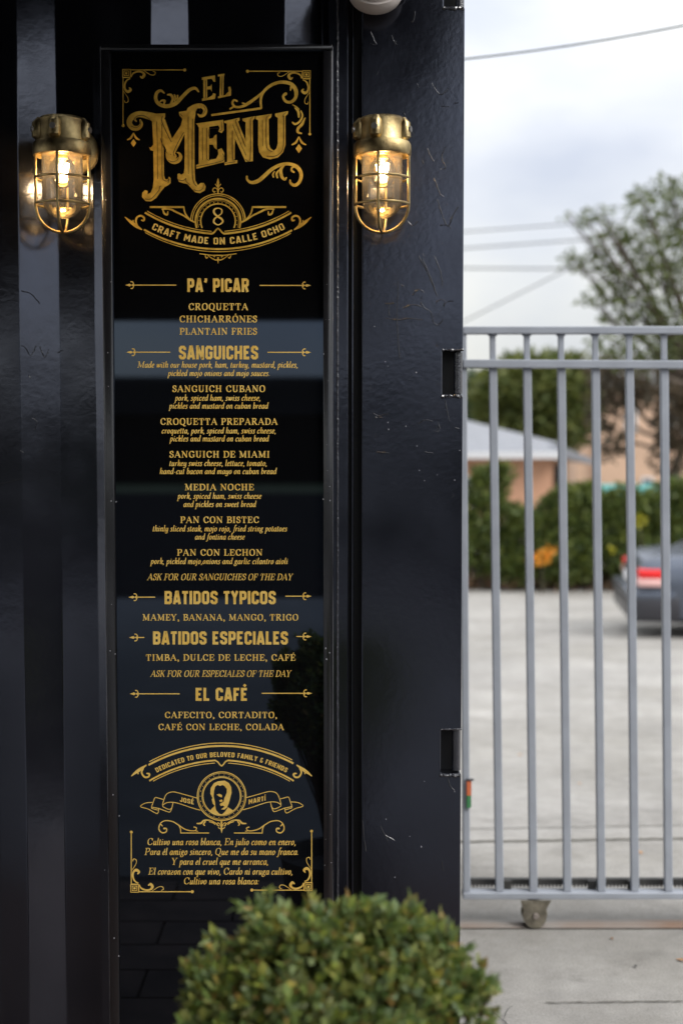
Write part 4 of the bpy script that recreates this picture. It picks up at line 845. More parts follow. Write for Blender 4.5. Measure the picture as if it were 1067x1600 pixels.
# ------------------------------------------------------------ bulkhead lamps
M_brass = mat('aged_brass', (.58, .45, .22), .42, metal=1, col2=(.20, .145, .07), vscale=28, bump=.35, bscale=220, rvar=.1, detail=8)
M_brassin = mat('brass_inside', (.75, .52, .2), .45, metal=.9)
M_glass = glass_mat('clear_glass', (.97, .95, .9), .014)
M_bulbg = glass_mat('bulb_glass', (1, .97, .9))
M_hot = emit_mat('hot_filament', (1.0, .76, .48), 38)
M_screw = mat('screw_steel', (.4, .38, .36), .4, metal=1)
u = .001311          # metres per photograph pixel at the lamps' distance
def make_lamp(label, px, dxp, wall, yaw, bulb_dx):
    c = P(px, 231, 2.925)
    t = thing('bulkhead_lamp', label, 'lamp', (c.x, 2.925, c.z), yaw, 'brass caged bulkhead lamps')
    r0 = 44 * u
    def L_(prof, name, m, par=t, n=40, sm=True, off=(0, 0)):
        b = MB(); b.lathe([(r * u, z * u) for r, z in prof], (off[0] * u, off[1] * u, 0), n); return b.build(name, m, par, sm, world=False)
    # z in pixels, 0 at the middle of the collar (photo y 228)
    L_([(0, 47), (24, 47), (33, 45), (36.5, 41), (37, 10), (38, 8)], 'cap', M_brass)
    L_([(37, 9), (42, 8), (44.5, 4), (45, -9), (44, -13), (40, -14), (40, -8), (30, -6), (0, -6)], 'collar', M_brass)
    cap = t.children[0]
    for a in (-100, -15, 62, 200):                    # screw bosses with screws round the cap
        ar = math.radians(a); b = MB(); d = Vector((math.cos(ar), math.sin(ar), 0))
        b.tube([d * 33 * u + Vector((0, 0, 14 * u)), d * 36.5 * u + Vector((0, 0, 15 * u)), d * 36.5 * u + Vector((0, 0, 34 * u)), d * 33 * u + Vector((0, 0, 42 * u))], [9 * u, 10 * u, 9.5 * u, 5 * u], 14)
        bo = b.build('screw_boss', M_brass, t, True, world=False)
        b = MB(); b.tube([d * 43 * u + Vector((0, 0, 25 * u)), d * 47.4 * u + Vector((0, 0, 25 * u))], [5.4 * u, 4.8 * u], 12); b.build('screw', M_screw, bo, True, world=False)
    # wall plate behind and neck
    wy = wall - 2.925
    M = Matrix.Rotation(math.radians(90), 3, 'X'); b = MB()
    b.lathe([(0, -wy + .022), (.030, -wy + .022), (.0475, -wy + .014), (.049, -wy + .002), (.049, -wy)], (dxp * u, 0, 8 * u), 40, M); b.build('wall_plate', M_brass, t, True, world=False)
    b = MB(); b.tube([(0, .02, 22 * u), (dxp * u * .7, wy - .012, 14 * u)], [.030, .030], 20); b.build('neck', M_brass, t, True, world=False)
    # cage
    b = MB(); rb = 41.5 * u; rw = 2.3 * u
    for a in (0, 90, 180, 270):
        ar = math.radians(a - 3); d = Vector((math.cos(ar), math.sin(ar), 0)); pts = []
        for z in (-12, -30, -50, -70, -88): pts.append(d * rb + Vector((0, 0, z * u)))
        for k in range(1, 9): an = math.pi / 2 * k / 8; pts.append(d * rb * math.cos(an) + Vector((0, 0, (-88 - 42 * math.sin(an)) * u)))
        bb = MB(); bb.tube(pts, rw, 10); bb.build('cage_rib', M_brass, t, True, world=False)
    for z in (-47, -87):
        bb = MB(); n = 40; pts = [Vector((rb * math.cos(2 * math.pi * k / n), rb * math.sin(2 * math.pi * k / n), z * u)) for k in range(n + 1)]
        bb.tube(pts, rw * .85, 8, False); bb.build('cage_ring', M_brass, t, True, world=False)
    # jar and bulb
    pr = [(31.5, -8), (31.5, -40), (31, -80)] + [(31 * math.cos(math.pi / 2 * k / 9), -80 - 29 * math.sin(math.pi / 2 * k / 9)) for k in range(1, 10)]
    L_(pr, 'glass_jar', M_glass); L_([(r * .93, z * .97 - 1) for r, z in pr], 'glass_jar', M_glass)
    bu = L_([(9, -8), (10, -14), (19, -26), (21.5, -36), (20, -48), (14, -57), (6, -61), (.5, -62)], 'bulb', M_bulbg)
    L_([(0, -5), (12, -5), (12, -10), (9, -12), (9, -17), (0, -17)], 'lamp_socket', M_brassin)
    b = MB()
    b.tube([(-8 * u + bulb_dx * u, 0, -25 * u), (-4 * u + bulb_dx * u, 0, -35 * u), (0 + bulb_dx * u, 0, -43 * u), (5 * u + bulb_dx * u, 0, -35 * u), (9 * u + bulb_dx * u, 0, -24 * u)], [2.2 * u, 4.6 * u, 4 * u, 4.6 * u, 2.2 * u], 10)
    b.build('filament', M_hot, bu, True, world=False)
    li = bpy.data.lights.new('bulb_light', 'POINT'); li.energy = 1.15; li.color = (1, .66, .34); li.shadow_soft_size = .012
    lo = bpy.data.objects.new('bulb_light', li); COL.objects.link(lo); lo.parent = t; lo.location = (0, 0, -36 * u)
    return t
make_lamp('lit brass caged bulkhead lamp on the ribbed wall, left of the menu board', 97.5, 12, 3.022, .06, 0)
make_lamp('lit brass caged bulkhead lamp on the smooth corner post, right of the menu board', 597, -9, 3.0, -.12, 0)
# white round security light at the top of the post
M_white = mat('white_plastic', (.62, .56, .52), .42, var=.15, vscale=30)
c = P(587, -26, 2.93)
t = thing('security_light', 'round white security light above the right brass lamp, cut by the top edge', 'light fixture', (c.x, 3.0, c.z))
M = Matrix.Rotation(math.radians(62), 3, 'X')
def SL(prof, name, par, off=(0, 0, 0), mm=M_white, n=36, MM=M):
    b = MB(); b.lathe([(r * u, z * u) for r, z in prof], Vector((c.x, 2.955, c.z)) + Vector(off) * u, n, MM); return b.build(name, mm, par, True)
SL([(0, 16), (30, 15), (37, 12), (39, 8), (42, 7), (44, 2), (44, -8), (41, -16), (30, -26), (10, -32), (0, -32)], 'lamp_head', t)
SL([(36, 12.5), (34, 14), (32, 12.5)], 'bezel', t.children[0])
SL([(0, 14), (10, 12), (15, 5), (15, -8), (12, -16), (0, -18)], 'sensor_head', t, (36, 14, 4))
b = MB(); b.tube([(c.x, 2.965, c.z + .01), (c.x, 3.001, c.z + .04)], .014, 14); b.build('mounting_arm', M_white, t, True)
# ------------------------------------------------------------ sliding gate
M_gate = mat('grey_gate_paint', (.355, .38, .425), .42, var=.12, vscale=12, bump=.1, bscale=80)
M_gwhl = mat('galvanised_wheel', (.28, .25, .19), .5, metal=.5, var=.5, vscale=30)
M_rust = mat('rusty_track', (.20, .13, .09), .8, col2=(.26, .255, .24), vscale=2.2, detail=9)
GY = 4.4; SC = GY / F
gate = thing('sliding_gate', 'grey painted steel bar gate rolling on a ground track beside the container', 'gate', (P(727, 1440, GY).x, GY, 0))
def rail(y0, y1, ya, yb, name, dep=.04, x0=722, x1=1330):
    a = P(x0, y0, GY); c = P(x1, y1, GY); a2 = P(x0, y0 + ya, GY); b = MB(); h = (a - a2).z; c2 = c - Vector((0, 0, h))
    v = []
    for p, q in ((a, a2), (c, c2)):
        for y in (GY - dep / 2, GY + dep / 2): v += [(p.x, y, p.z), (p.x, y, q.z)]
    b.add(v, [(0, 1, 3, 2), (4, 6, 7, 5), (0, 4, 5, 1), (2, 3, 7, 6), (0, 2, 6, 4), (1, 5, 7, 3)])
    o = b.build(name, M_gate, gate); m = o.modifiers.new('bevel', 'BEVEL'); m.width = .003; m.segments = 2; return o
rail(510.5, 510, 12, 0, 'top_rail'); rail(562, 565, 13, 0, 'mid_rail', .046); rail(1391.5, 1391.5, 10, 0, 'bottom_rail', .05)
bars = None
XB = [(769, 778.5), (822.4, 831.4), (875.6, 884.4), (929, 937.4), (982, 989.8), (1036.2, 1042.3)] + [(1036.2 + 53.4 * k, 1042.3 + 52.6 * k) for k in range(1, 5)] + [(722.5, 728.5)]
for i, (xt, xb) in enumerate(XB):
    sl = (xb - xt) / 760
    last = i == len(XB) - 1
    b = MB(); b.bar(P(xt - sl * 0 , 522.4, GY), P(xt + sl * 40, 562.8, GY), .0175, .0175); up = b
    lo_ = MB(); lo_.bar(P(xt + sl * 52, 574.4, GY), P(xt + sl * 868, 1391.6, GY), .0245, .0245)
    if last: lo_ = MB(); lo_.bar(P(xt, 522.4, GY), P(xb, 1391.6, GY), .022, .03)
    o = lo_.build('bar' if not last else 'end_stile', M_gate, gate); m = o.modifiers.new('bevel', 'BEVEL'); m.width = .0028; m.segments = 2
    if not last: o2 = up.build('bar_top', M_gate, gate); m = o2.modifiers.new('bevel', 'BEVEL'); m.width = .002; m.segments = 2
    if i < 6:       # fillet welds
        w_ = MB(); c = P(xt, 523, GY)
        for s_ in (-1, 1):
            w_.tube([c + Vector((s_ * .012, 0, .003)), c + Vector((s_ * .009, 0, -.004))], [.005, .003], 6)
        w_.build('weld', M_gate, gate, True)
# small orange and green tag on the end stile
M_org = mat('tag_orange', (.65, .16, .06), .5); M_grn = mat('tag_green', (.05, .22, .08), .5); M_blk = mat('tag_dark', (.06, .06, .065), .5)
b = MB(); p = P(728, 1217, GY); q = P(735, 1240, GY); b.box(p.x, q.x, GY - .024, GY - .016, q.z, p.z)
b.build('reflector_tag', M_org, gate)
b = MB(); p = P(728, 1240.3, GY); q = P(734.6, 1259, GY); b.box(p.x, q.x, GY - .024, GY - .016, q.z, p.z); b.build('reflector_tag', M_grn, gate)
b = MB(); p = P(728, 1214.6, GY); q = P(738.5, 1217, GY); b.box(p.x, q.x, GY - .026, GY - .012, q.z, p.z); b.build('tag_cap', M_blk, gate)
# toothed rack behind the bottom rail
M_rack = mat('oily_rack', (.045, .042, .036), .55, var=.4, vscale=40)
b = MB(); a = P(731, 1371.5, GY + .04); c = P(1330, 1369, GY + .04); d = P(731, 1379.5, GY + .04); b.box(a.x, c.x, GY + .025, GY + .045, d.z, a.z); b.build('rack_bar', M_rack, gate)
b = MB(); x = a.x; tz = P(731, 1384.6, GY + .04).z
while x < c.x: b.prism([(x, d.z), (x + .0038, tz), (x + .0062, tz), (x + .0098, d.z)][::1], GY + .025, GY + .045); x += .0114
tag(b.build('rack_teeth', M_rack, gate), kind='stuff')
for px in (791, 922, 984, 1110):
    b = MB(); p = P(px - 6, 1372, GY + .04); q = P(px + 6, 1391.6, GY + .04); b.box(p.x, q.x, GY + .012, GY + .026, q.z, p.z); b.build('rack_bracket', M_rack, gate)
# wheel bracket
def Pz(x, y): p = P(x, y, GY); return (p.x, p.z)
for off in (0, 430):
    pts = [Pz(x + off, y) for x, y in ((811, 1402), (813, 1410), (816, 1418), (814, 1424), (815, 1431), (819, 1438), (825, 1443), (832, 1445), (841, 1443.5), (847, 1439), (851, 1431), (851.5, 1424), (850, 1417), (854, 1410), (858, 1402))]
    b = MB(); b.prism(pts, GY - .034, GY - .028); br = b.build('wheel_bracket', M_gwhl, gate)
    cx_ = P(834 + off, 1425, GY)
    M = Matrix.Rotation(math.radians(90), 3, 'X')
    b = MB(); b.lathe([(0, .018), (.034, .018), (.040, .014), (.033, 0), (.040, -.014), (.034, -.018), (0, -.018)], (cx_.x, GY, cx_.z), 32, M); wh = b.build('wheel', M_gwhl, gate, True)
    b = MB(); b.lathe([(0, .046), (.0085, .046), (.010, .042), (.010, .028)], (cx_.x, GY, cx_.z), 6, M); b.build('axle_bolt', M_rust, wh)
tr = thing('gate_track', 'rusty steel ground track that the gate wheel runs on', 'track', (P(727, 1445, GY).x, GY, 0))
b = MB(); b.prism([(0, 0), (.1, 0), (.1, .001), (0, .001)], 0, 1); b = MB()
zt_ = .012
xa, xb_ = .26, 3.6
b.add([(xa, GY - .03, .0045), (xb_, GY - .03, .0045), (xa, GY - .012, .006), (xb_, GY - .012, .006), (xa, GY, zt_), (xb_, GY, zt_), (xa, GY + .012, .006), (xb_, GY + .012, .006), (xa, GY + .045, .0045), (xb_, GY + .045, .0045)],
      [(0, 1, 3, 2), (2, 3, 5, 4), (4, 5, 7, 6), (6, 7, 9, 8)]); b.build('angle_rail', M_rust, tr)
# ------------------------------------------------------------ leaves
def leaves(name, centers, normals, size, wid, m, parent=None, fold=.25, jit=.6, sj=.35):
    'each leaf: base, two sides, tip, folded along the midrib; centers/normals arrays (n,3)'
    n = len(centers); c = np.asarray(centers, float); d = np.asarray(normals, float) + rng.normal(0, jit, (n, 3))
    d /= np.linalg.norm(d, axis=1)[:, None] + 1e-9
    r = rng.normal(0, 1, (n, 3)); s = np.cross(d, r); s /= np.linalg.norm(s, axis=1)[:, None] + 1e-9
    up = np.cross(s, d); L_ = size * (1 + rng.uniform(-sj, sj, n))[:, None]; W = wid * (1 + rng.uniform(-sj, sj, n))[:, None]
    base = c; tip = c + d * L_; mid = c + d * L_ * .5
    a = mid + s * W / 2 + up * W * fold; b = mid - s * W / 2 + up * W * fold
    v = np.stack([base, a, tip, b], 1).reshape(-1, 3)
    if parent is not None: v = v - np.array(parent.location)
    me = bpy.data.meshes.new(name); i = np.arange(n) * 4
    f = np.stack([i, i + 1, i + 2, i, i + 2, i + 3], 1).reshape(-1, 3)
    me.vertices.add(len(v)); me.vertices.foreach_set('co', v.ravel())
    me.loops.add(f.size); me.loops.foreach_set('vertex_index', f.ravel().astype(np.int32))
    me.polygons.add(len(f)); me.polygons.foreach_set('loop_start', (np.arange(len(f)) * 3).astype(np.int32)); me.polygons.foreach_set('loop_total', np.full(len(f), 3, np.int32))
    me.update(); me.validate(); me.materials.append(m); o = bpy.data.objects.new(name, me); place(o, parent)
    tag(o, kind='stuff'); return o
def inside(lobes, n, shell=.55):
    'random points in the outer part of a union of ellipsoids; returns points and outward directions'
    vol = np.array([l[3] * l[4] * l[5] for l in lobes]) ** .75; k = rng.choice(len(lobes), n, p=vol / vol.sum()); L_ = np.array(lobes)[k]
    d = rng.normal(0, 1, (n, 3)); d /= np.linalg.norm(d, axis=1)[:, None]; r = shell + (1 - shell) * rng.random(n) ** .6
    return L_[:, :3] + d * r[:, None] * L_[:, 3:6], d
M_box = mat('boxwood_leaf', (0, 0, 0), .42, rand=[(.13, .20, .060), (.25, .33, .080), (.32, .40, .18), (.16, .25, .07), (.46, .46, .11), (.30, .38, .22), (.20, .30, .09), (.44, .50, .09), (.42, .26, .08), (.24, .34, .16), (.38, .39, .10), (.07, .12, .04)], trans=.35)
M_twig = mat('twig', (.10, .06, .035), .8)
BY = 1.8
def lobe(px, py, rx, ry=None, Y=BY, ryd=None, dY=0):
    c = P(px, py, Y + dY); k = Y / F; ry = ry or rx; return (c.x, c.y, c.z, rx * k, (ryd or rx) * k, ry * k)
lobes = [lobe(520, 1665, 195, 200), lobe(360, 1640, 70, 125), lobe(440, 1500, 62, 66), lobe(600, 1500, 66, 62), lobe(665, 1540, 60, 74), lobe(520, 1490, 56, 56), lobe(412, 1462, 30, 34), lobe(340, 1540, 38, 52),
         lobe(722, 1605, 36, 78), lobe(310, 1565, 22, 40), lobe(560, 1475, 48, 48), lobe(640, 1465, 32, 38), lobe(684, 1490, 26, 34), lobe(700, 1462, 9, 12), lobe(400, 1422, 10, 16), lobe(585, 1425, 9, 14), lobe(640, 1428, 10, 12), lobe(325, 1490, 10, 12), lobe(766, 1535, 8, 14), lobe(470, 1452, 36, 32), lobe(748, 1560, 12, 44), lobe(652, 1440, 16, 20), lobe(414, 1428, 12, 14), lobe(345, 1478, 9, 12), lobe(296, 1530, 9, 14), lobe(604, 1428, 12, 12), lobe(520, 1436, 14, 12)]
bush = thing('boxwood_shrub', 'clipped leafy green boxwood shrub in front of the menu board and corner post', 'shrub', (P(520, 1640, BY).x, BY, 0))
npk = 1750; pts, dr = inside(lobes, npk, .62)
pts = pts[pts[:, 2] > .5]; dr = dr[:len(pts)]
keep = pts[:, 2] > .42; C_ = []; D_ = []
for p, d in zip(pts, dr):
    ax = d * .8 + np.array([0, -.15, .75]) + rng.normal(0, .6, 3); ax /= np.linalg.norm(ax); ln = rng.uniform(.018, .034)
    side = np.cross(ax, rng.normal(0, 1, 3)); side /= np.linalg.norm(side); s2 = np.cross(ax, side)
    for k in range(5):
        q = p + ax * ln * (k / 4 - .5); sd_ = side if k % 2 else s2
        for s in (-1, 1): C_.append(q); D_.append(ax * .75 + sd_ * s * (.9 - k * .12))
    C_.append(p + ax * ln * .5); D_.append(ax)
leaves('foliage', C_, D_, .0200, .0112, M_box, bush, .22, .22)
b = MB()
cx_ = P(520, 1640, BY).x
for p in pts[::9]:
    a = Vector((cx_ + random.uniform(-.03, .03), BY + random.uniform(-.03, .03), .3)); q = Vector(p); m_ = a.lerp(q, .55) + Vector((random.uniform(-.02, .02), random.uniform(-.02, .02), .02))
    b.tube([a, m_, q], [.004, .0025, .001], 5, False)
tag(b.build('twigs', M_twig, bush, fix=False), kind='stuff')
b = MB(); b.tube([(cx_, BY, .24), (cx_ + .005, BY, .36)], [.012, .009], 10); b.build('stem', M_twig, bush, True)
M_pot = mat('dark_planter', (.03, .03, .032), .5)
pot = thing('planter', 'dark planter holding the boxwood shrub, below the frame', 'planter', (cx_, BY, 0))
b = MB(); b.lathe([(0, .005), (.13, .005), (.14, .02), (.17, .28), (.175, .30), (.16, .30), (.155, .25), (0, .25)], (cx_, BY, 0), 36); b.build('pot', M_pot, pot, True)
# ------------------------------------------------------------ background plants
def gm(name, cols, tr=.3): return mat(name, (0, 0, 0), .55, rand=cols, trans=tr)
M_oak = gm('tree_leaf', [(.08, .11, .03), (.13, .165, .05), (.10, .12, .04), (.16, .19, .07), (.07, .085, .03)])
M_olive = gm('olive_leaf', [(.09, .115, .025), (.15, .17, .035), (.07, .10, .025), (.20, .21, .05)])
M_dkg = gm('dark_leaf', [(.022, .048, .020), (.040, .075, .025), (.03, .055, .03), (.06, .10, .03)])
M_hedge = gm('hedge_leaf', [(.05, .085, .020), (.09, .13, .026), (.14, .18, .033), (.06, .09, .025), (.20, .23, .045), (.03, .05, .02)])
M_brnl = gm('brown_leaf', [(.10, .075, .04), (.06, .05, .03), (.13, .09, .05)])
M_orange = gm('orange_petal', [(.75, .30, .02), (.8, .38, .03), (.65, .22, .02)], .2)
M_yel = gm('yellow_petal', [(.62, .55, .03), (.5, .48, .05)], .2)
M_bark = mat('bark', (.11, .085, .065), .9, var=.4, vscale=12, bump=.6, bscale=30)
def base_at(px, Y): p = P(px, 900, Y); return Vector((p.x, Y, gz(Y)))
def tree(label, px, Y, lobes_px, n, size, m, group=None, cat='tree', name='tree', trunk=.16, shell=.35, limbs=True, dy=1.0):
    base = base_at(px, Y); t = thing(name, label, cat, base, 0, group); k = Y / F
    lb = [(P(x, y, Y).x, Y + random.uniform(-.4, .4) * dy, P(x, y, Y).z, rx * k, rx * k * dy, ry * k) for x, y, rx, ry in lobes_px]
    p_, d_ = inside(lb, n, shell)
    ok = p_[:, 2] > base.z + .02; leaves('crown' if cat == 'tree' else 'foliage', p_[ok], d_[ok], size, size * .5, m, t, .2, .9)
    b = MB(); top = max(lb, key=lambda l: l[3] * l[5]); c = Vector(top[:3])
    b.tube([base - Vector((0, 0, .1)), base.lerp(c, .35) + Vector((.1 * trunk / .16, 0, 0)), base.lerp(c, .75), c], [trunk, trunk * .8, trunk * .6, trunk * .3], 9); b.build('trunk', M_bark, t, True)
    if limbs:
        b = MB(); st = base.lerp(c, .7)
        for l in lb:
            q = Vector(l[:3]) + Vector((0, 0, l[5] * .3)); mid = st.lerp(q, .5) + Vector((random.uniform(-.2, .2), random.uniform(-.2, .2), -.1 * (q - st).length)); b.tube([st, mid, q], [trunk * .45, trunk * .25, trunk * .07], 6)
            for _ in range(3):
                e_ = Vector(l[:3]) + Vector([random.uniform(-.7, .7) * l[3 + i] for i in range(3)]); b.tube([mid.lerp(q, random.uniform(.2, .9)), e_], [trunk * .12, trunk * .03], 5, False)
        b.build('limb', M_bark, t, True)
    return t
tree('tall loose crowned tree rising above the right end of the gate', 1125, 27, [(1000, 330, 34, 26), (1045, 300, 30, 26), (930, 335, 26, 14), (965, 370, 40, 26), (910, 350, 20, 12), (1020, 380, 50, 34), (1060, 345, 30, 40), (925, 405, 38, 16), (896, 402, 22, 10), (985, 420, 46, 30), (1040, 430, 50, 34), (955, 455, 40, 14), (925, 470, 26, 8), (1010, 480, 60, 26), (960, 500, 30, 10), (1050, 520, 50, 40), (1000, 555, 60, 30), (1100, 400, 60, 90), (1140, 500, 70, 80), (1120, 300, 60, 50), (1005, 300, 22, 14), (890, 335, 12, 8), (945, 540, 36, 22)], 4300, .15, M_oak, 'trees behind the car park', shell=.1)
tree('olive green bushy tree above the grey roof, behind the middle bars', 850, 52, [(830, 600, 70, 50), (880, 620, 60, 60), (800, 640, 60, 50), (900, 590, 40, 34), (780, 610, 46, 36), (855, 660, 80, 50), (815, 575, 26, 18), (880, 572, 30, 18)], 9000, .34, M_olive, 'trees behind the car park', shell=.25, trunk=.3)
tree('dark green tree behind the grey roof, next to the corner post', 735, 58, [(735, 640, 50, 40), (760, 620, 40, 34), (700, 640, 60, 50), (742, 600, 26, 20), (775, 650, 40, 30)], 5000, .34, M_dkg, 'trees behind the car park', shell=.25, trunk=.3)
tree('brownish thin tree in front of the peach building, under the tall tree', 990, 33, [(975, 610, 50, 34), (1020, 600, 56, 38), (1060, 650, 40, 50), (950, 580, 40, 24), (1050, 710, 34, 40), (1100, 620, 50, 60), (935, 640, 24, 40), (960, 690, 30, 30)], 3000, .2, M_brnl, 'trees behind the car park', shell=.1)
tree('dark green tree at the far right behind the peach building', 1075, 50, [(1070, 590, 40, 60), (1090, 650, 30, 60), (1120, 560, 70, 80)], 3500, .34, M_dkg, 'trees behind the car park', shell=.25, trunk=.25)
HY = 21.4
def hedge(label, px, lob, n, m=M_hedge, Y=HY, size=.11, nm='bush'):
    return tree(label, px, Y, lob, n, size, m, 'bushes along the car park edge', 'bush', nm, .04, .4, False, .55)
hedge('tall pointed bush by the post, left end of the green row', 762, [(765, 760, 26, 36), (760, 810, 36, 50), (755, 860, 42, 50), (790, 745, 12, 16), (728, 860, 34, 40), (735, 800, 22, 36), (700, 850, 40, 60)], 5200)
hedge('low dense bush below the orange wall, second in the green row', 812, [(812, 850, 34, 44), (800, 880, 40, 30), (832, 880, 34, 30), (815, 815, 24, 20), (800, 800, 16, 14)], 4600)
hedge('round dark bush in the middle of the green row', 880, [(880, 830, 40, 44), (865, 800, 26, 28), (890, 870, 44, 38), (905, 790, 26, 26), (850, 865, 26, 40), (880, 775, 20, 16)], 5600)
hedge('bush with a yellow bloom, to the left of the silver car', 950, [(945, 820, 44, 46), (970, 790, 34, 34), (940, 875, 46, 34), (975, 860, 40, 40), (920, 770, 22, 16)], 5600)
hedge('bush above the boot of the silver car, right end of the green row', 1030, [(1030, 810, 44, 44), (1050, 780, 30, 34), (1040, 850, 60, 50), (1085, 800, 50, 60), (1000, 800, 26, 30)], 5600)
hedge('small upright sprig bush rising against the orange wall', 745, [(775, 738, 14, 14), (748, 745, 10, 14)], 500)
f_ = tree('cluster of orange flowers in the row of bushes, left of the car', 846, HY - .55, [(844, 870, 13, 11), (858, 862, 8, 8), (838, 878, 8, 6)], 150, .07, M_orange, 'flowers in the bushes', 'flowers', 'flower_cluster', .01, .2, False, .5)
f_ = tree('yellow bloom high in the row of bushes, above the car boot', 1005, HY - .55, [(1004, 815, 9, 9), (958, 862, 5, 4)], 60, .07, M_yel, 'flowers in the bushes', 'flowers', 'flower_cluster', .01, .2, False, .5)
# soil bed with dead leaves
a = G(600, 919); c = G(1330, 921); b = MB()
b.box(a.x, c.x, a.y, a.y + 3, gz(a.y) - .4, gz(a.y) + .05); o = b.build('planting_bed', M_dirt); tag(o, kind='structure')
nn = 5200; q = np.stack([rng.uniform(a.x, c.x, nn), a.y + rng.normal(.05, .28, nn), gz(a.y) + .05 + rng.random(nn) ** 2 * .16], 1)
o = leaves('leaf_litter', q, np.tile([0, 0, .3], (nn, 1)), .09, .05, gm('litter', [(.16, .09, .05), (.10, .06, .04), (.22, .13, .08), (.06, .05, .02), (.05, .07, .02)]), None, .1, 1)
# ------------------------------------------------------------ houses behind
M_orw = mat('orange_stucco', (.54, .30, .19), .9, var=.1, vscale=1, bump=.2, bscale=30)
M_peach = mat('peach_stucco', (.60, .41, .29), .9, var=.12, vscale=.6)
M_roof = mat('pale_roof', (.23, .24, .262), .8, var=.08, vscale=2)
M_fasc = mat('white_fascia', (.62, .62, .63), .6)
M_win = mat('window_glass', (.03, .035, .045), .1); M_teal = mat('teal_awning', (.06, .26, .24), .6); M_wf = mat('window_frame', (.6, .6, .6), .5)
HYY = 42.0
def Q(x, y, Y=HYY): return P(x, y, Y)
h = thing('house', 'low orange stucco house with a pale grey hip roof, behind the gate', 'house', (Q(790, 900).x, HYY, gz(HYY)))
g0 = gz(HYY); xr = Q(863, 700).x; xl_ = Q(560, 700).x; ze = Q(800, 707).z
b = MB(); b.box(xl_, xr, HYY, HYY + 8, g0 - .2, ze - .05); b.build('wall', M_orw, h)
# recessed porch wing to the right
xr2 = Q(905, 700).x; b = MB(); b.box(xr + .002, xr2, HYY + 2.2, HYY + 8, g0 - .2, Q(900, 716, HYY + 2.2).z); b.build('porch_wall', M_peach, h)
b = MB(); dx = Q(868, 740, HYY + 2.2); b.box(Q(866, 700, HYY + 2.2).x, Q(876, 700, HYY + 2.2).x, HYY + 2.12, HYY + 2.3, g0, Q(866, 728, HYY + 2.2).z); b.build('dark_panel', M_win, h)  # narrow dark panel standing against the porch wall
# hip roof
ov = .5; ridz = Q(700, 650, HYY + 4).z; p1 = Q(877, 706, HYY - ov); A0 = Vector((xl_ - ov, HYY - ov, ze)); A1 = Vector((p1.x, HYY - ov, ze)); B0 = Vector((xl_ - ov, HYY + 8 + ov, ze)); B1 = Vector((p1.x, HYY + 8 + ov, ze))
R0 = Q(520, 606, HYY + 4); R1 = Q(869, 691, HYY + 4)
b = MB(); b.add([A0, A1, B0, B1, R0, R1], [(0, 1, 5, 4), (1, 3, 5), (3, 2, 4, 5), (2, 0, 4)]); rf = b.build('roof', M_roof, h)
b = MB(); b.box(A0.x, A1.x, HYY - ov - .06, HYY - ov, ze - .17, ze + .02); b.box(A1.x, A1.x + .06, HYY - ov - .06, HYY + 8, ze - .17, ze + .02); b.box(A0.x, A1.x, HYY - ov, HYY + 8, ze - .1, ze - .03); b.build('fascia', M_fasc, rf)
# porch roof, lower and sloping to the right
b = MB(); pa = Q(868, 694, HYY + 1.5); pb = Q(926, 718, HYY + 1.5); pc = Q(926, 726, HYY + 1.5); pd = Q(862, 710, HYY + 1.5)
b.prism([(pa.x, pa.z), (pb.x, pb.z), (pc.x, pc.z), (pd.x, pd.z)], HYY + 1.2, HYY + 8); b.build('porch_roof', M_roof, h)
for px in (739,):
    w0 = Q(px - 16, 744); w1 = Q(px + 12, 792); b = MB(); b.box(w0.x, w1.x, HYY - .05, HYY + .02, w1.z, w0.z); wf = b.build('window', M_wf, h)
    b = MB(); b.box(w0.x + .08, w1.x - .08, HYY - .06, HYY - .052, w1.z + .08, (w0.z + w1.z) / 2 - .03); b.build('pane', M_win, wf); b = MB(); b.box(w0.x + .08, w1.x - .08, HYY - .06, HYY - .052, (w0.z + w1.z) / 2 + .03, w0.z - .08); b.build('pane', M_win, wf)
BYY = 62.0
t = thing('apartment_building', 'peach stucco building of two storeys seen through the right hand bars', 'building', (Q(1000, 800, BYY).x, BYY, gz(45)))
a = Q(934, 606, BYY); c = Q(1240, 606, BYY); b = MB(); b.box(a.x, c.x, BYY, BYY + 10, gz(45) - 1, a.z); b.build('wall', M_peach, t)
a2 = Q(900, 640, BYY + .3); b = MB(); b.box(a2.x, a.x - .003, BYY + .3, BYY + 9, gz(45) - 1, a2.z); b.build('wall_wing', M_peach, t)
b = MB(); b.box(a.x - .3, c.x, BYY - .3, BYY + 10.2, a.z, a.z + .3); b.build('roof', M_fasc, t)
for x_, y_ in ((1046, 640), (1046, 745), (1010, 745), (1085, 640), (1120, 640), (985, 640)):
    p = Q(x_ - 9, y_, BYY); q = Q(x_ + 9, y_ + 34, BYY); b = MB(); b.box(p.x, q.x, BYY - .08, BYY + .02, q.z, p.z); wf = b.build('window', M_wf, t)
    b = MB(); b.box(p.x + .1, q.x - .1, BYY - .09, BYY - .082, q.z + .1, p.z - .1); b.build('pane', M_win, wf)
aw = thing('van', 'teal van parked by the peach building, its roof just above the bushes', 'van', (Q(955, 830, 36).x, 36, gz(36)))
p = Q(938, 760, 36); q = Q(972, 800, 36)
b = MB(); b.box(p.x, q.x + 1.5, 36, 37.8, gz(36) + .35, p.z, .18); b.build('body', M_teal, aw, True)
b = MB(); b.box(p.x + .3, q.x + 1.2, 35.97, 36.01, p.z - .75, p.z - .25); b.build('window', M_win, aw)
for dx in (.5, 1.9):
    b = MB(); b.lathe([(0, .1), (.3, .1), (.33, .05), (.33, -.05), (0, -.05)], (p.x + dx, 36.02, gz(36) + .33), 20, Matrix.Rotation(math.radians(90), 3, 'X')); b.build('wheel', M_dark, aw, True)
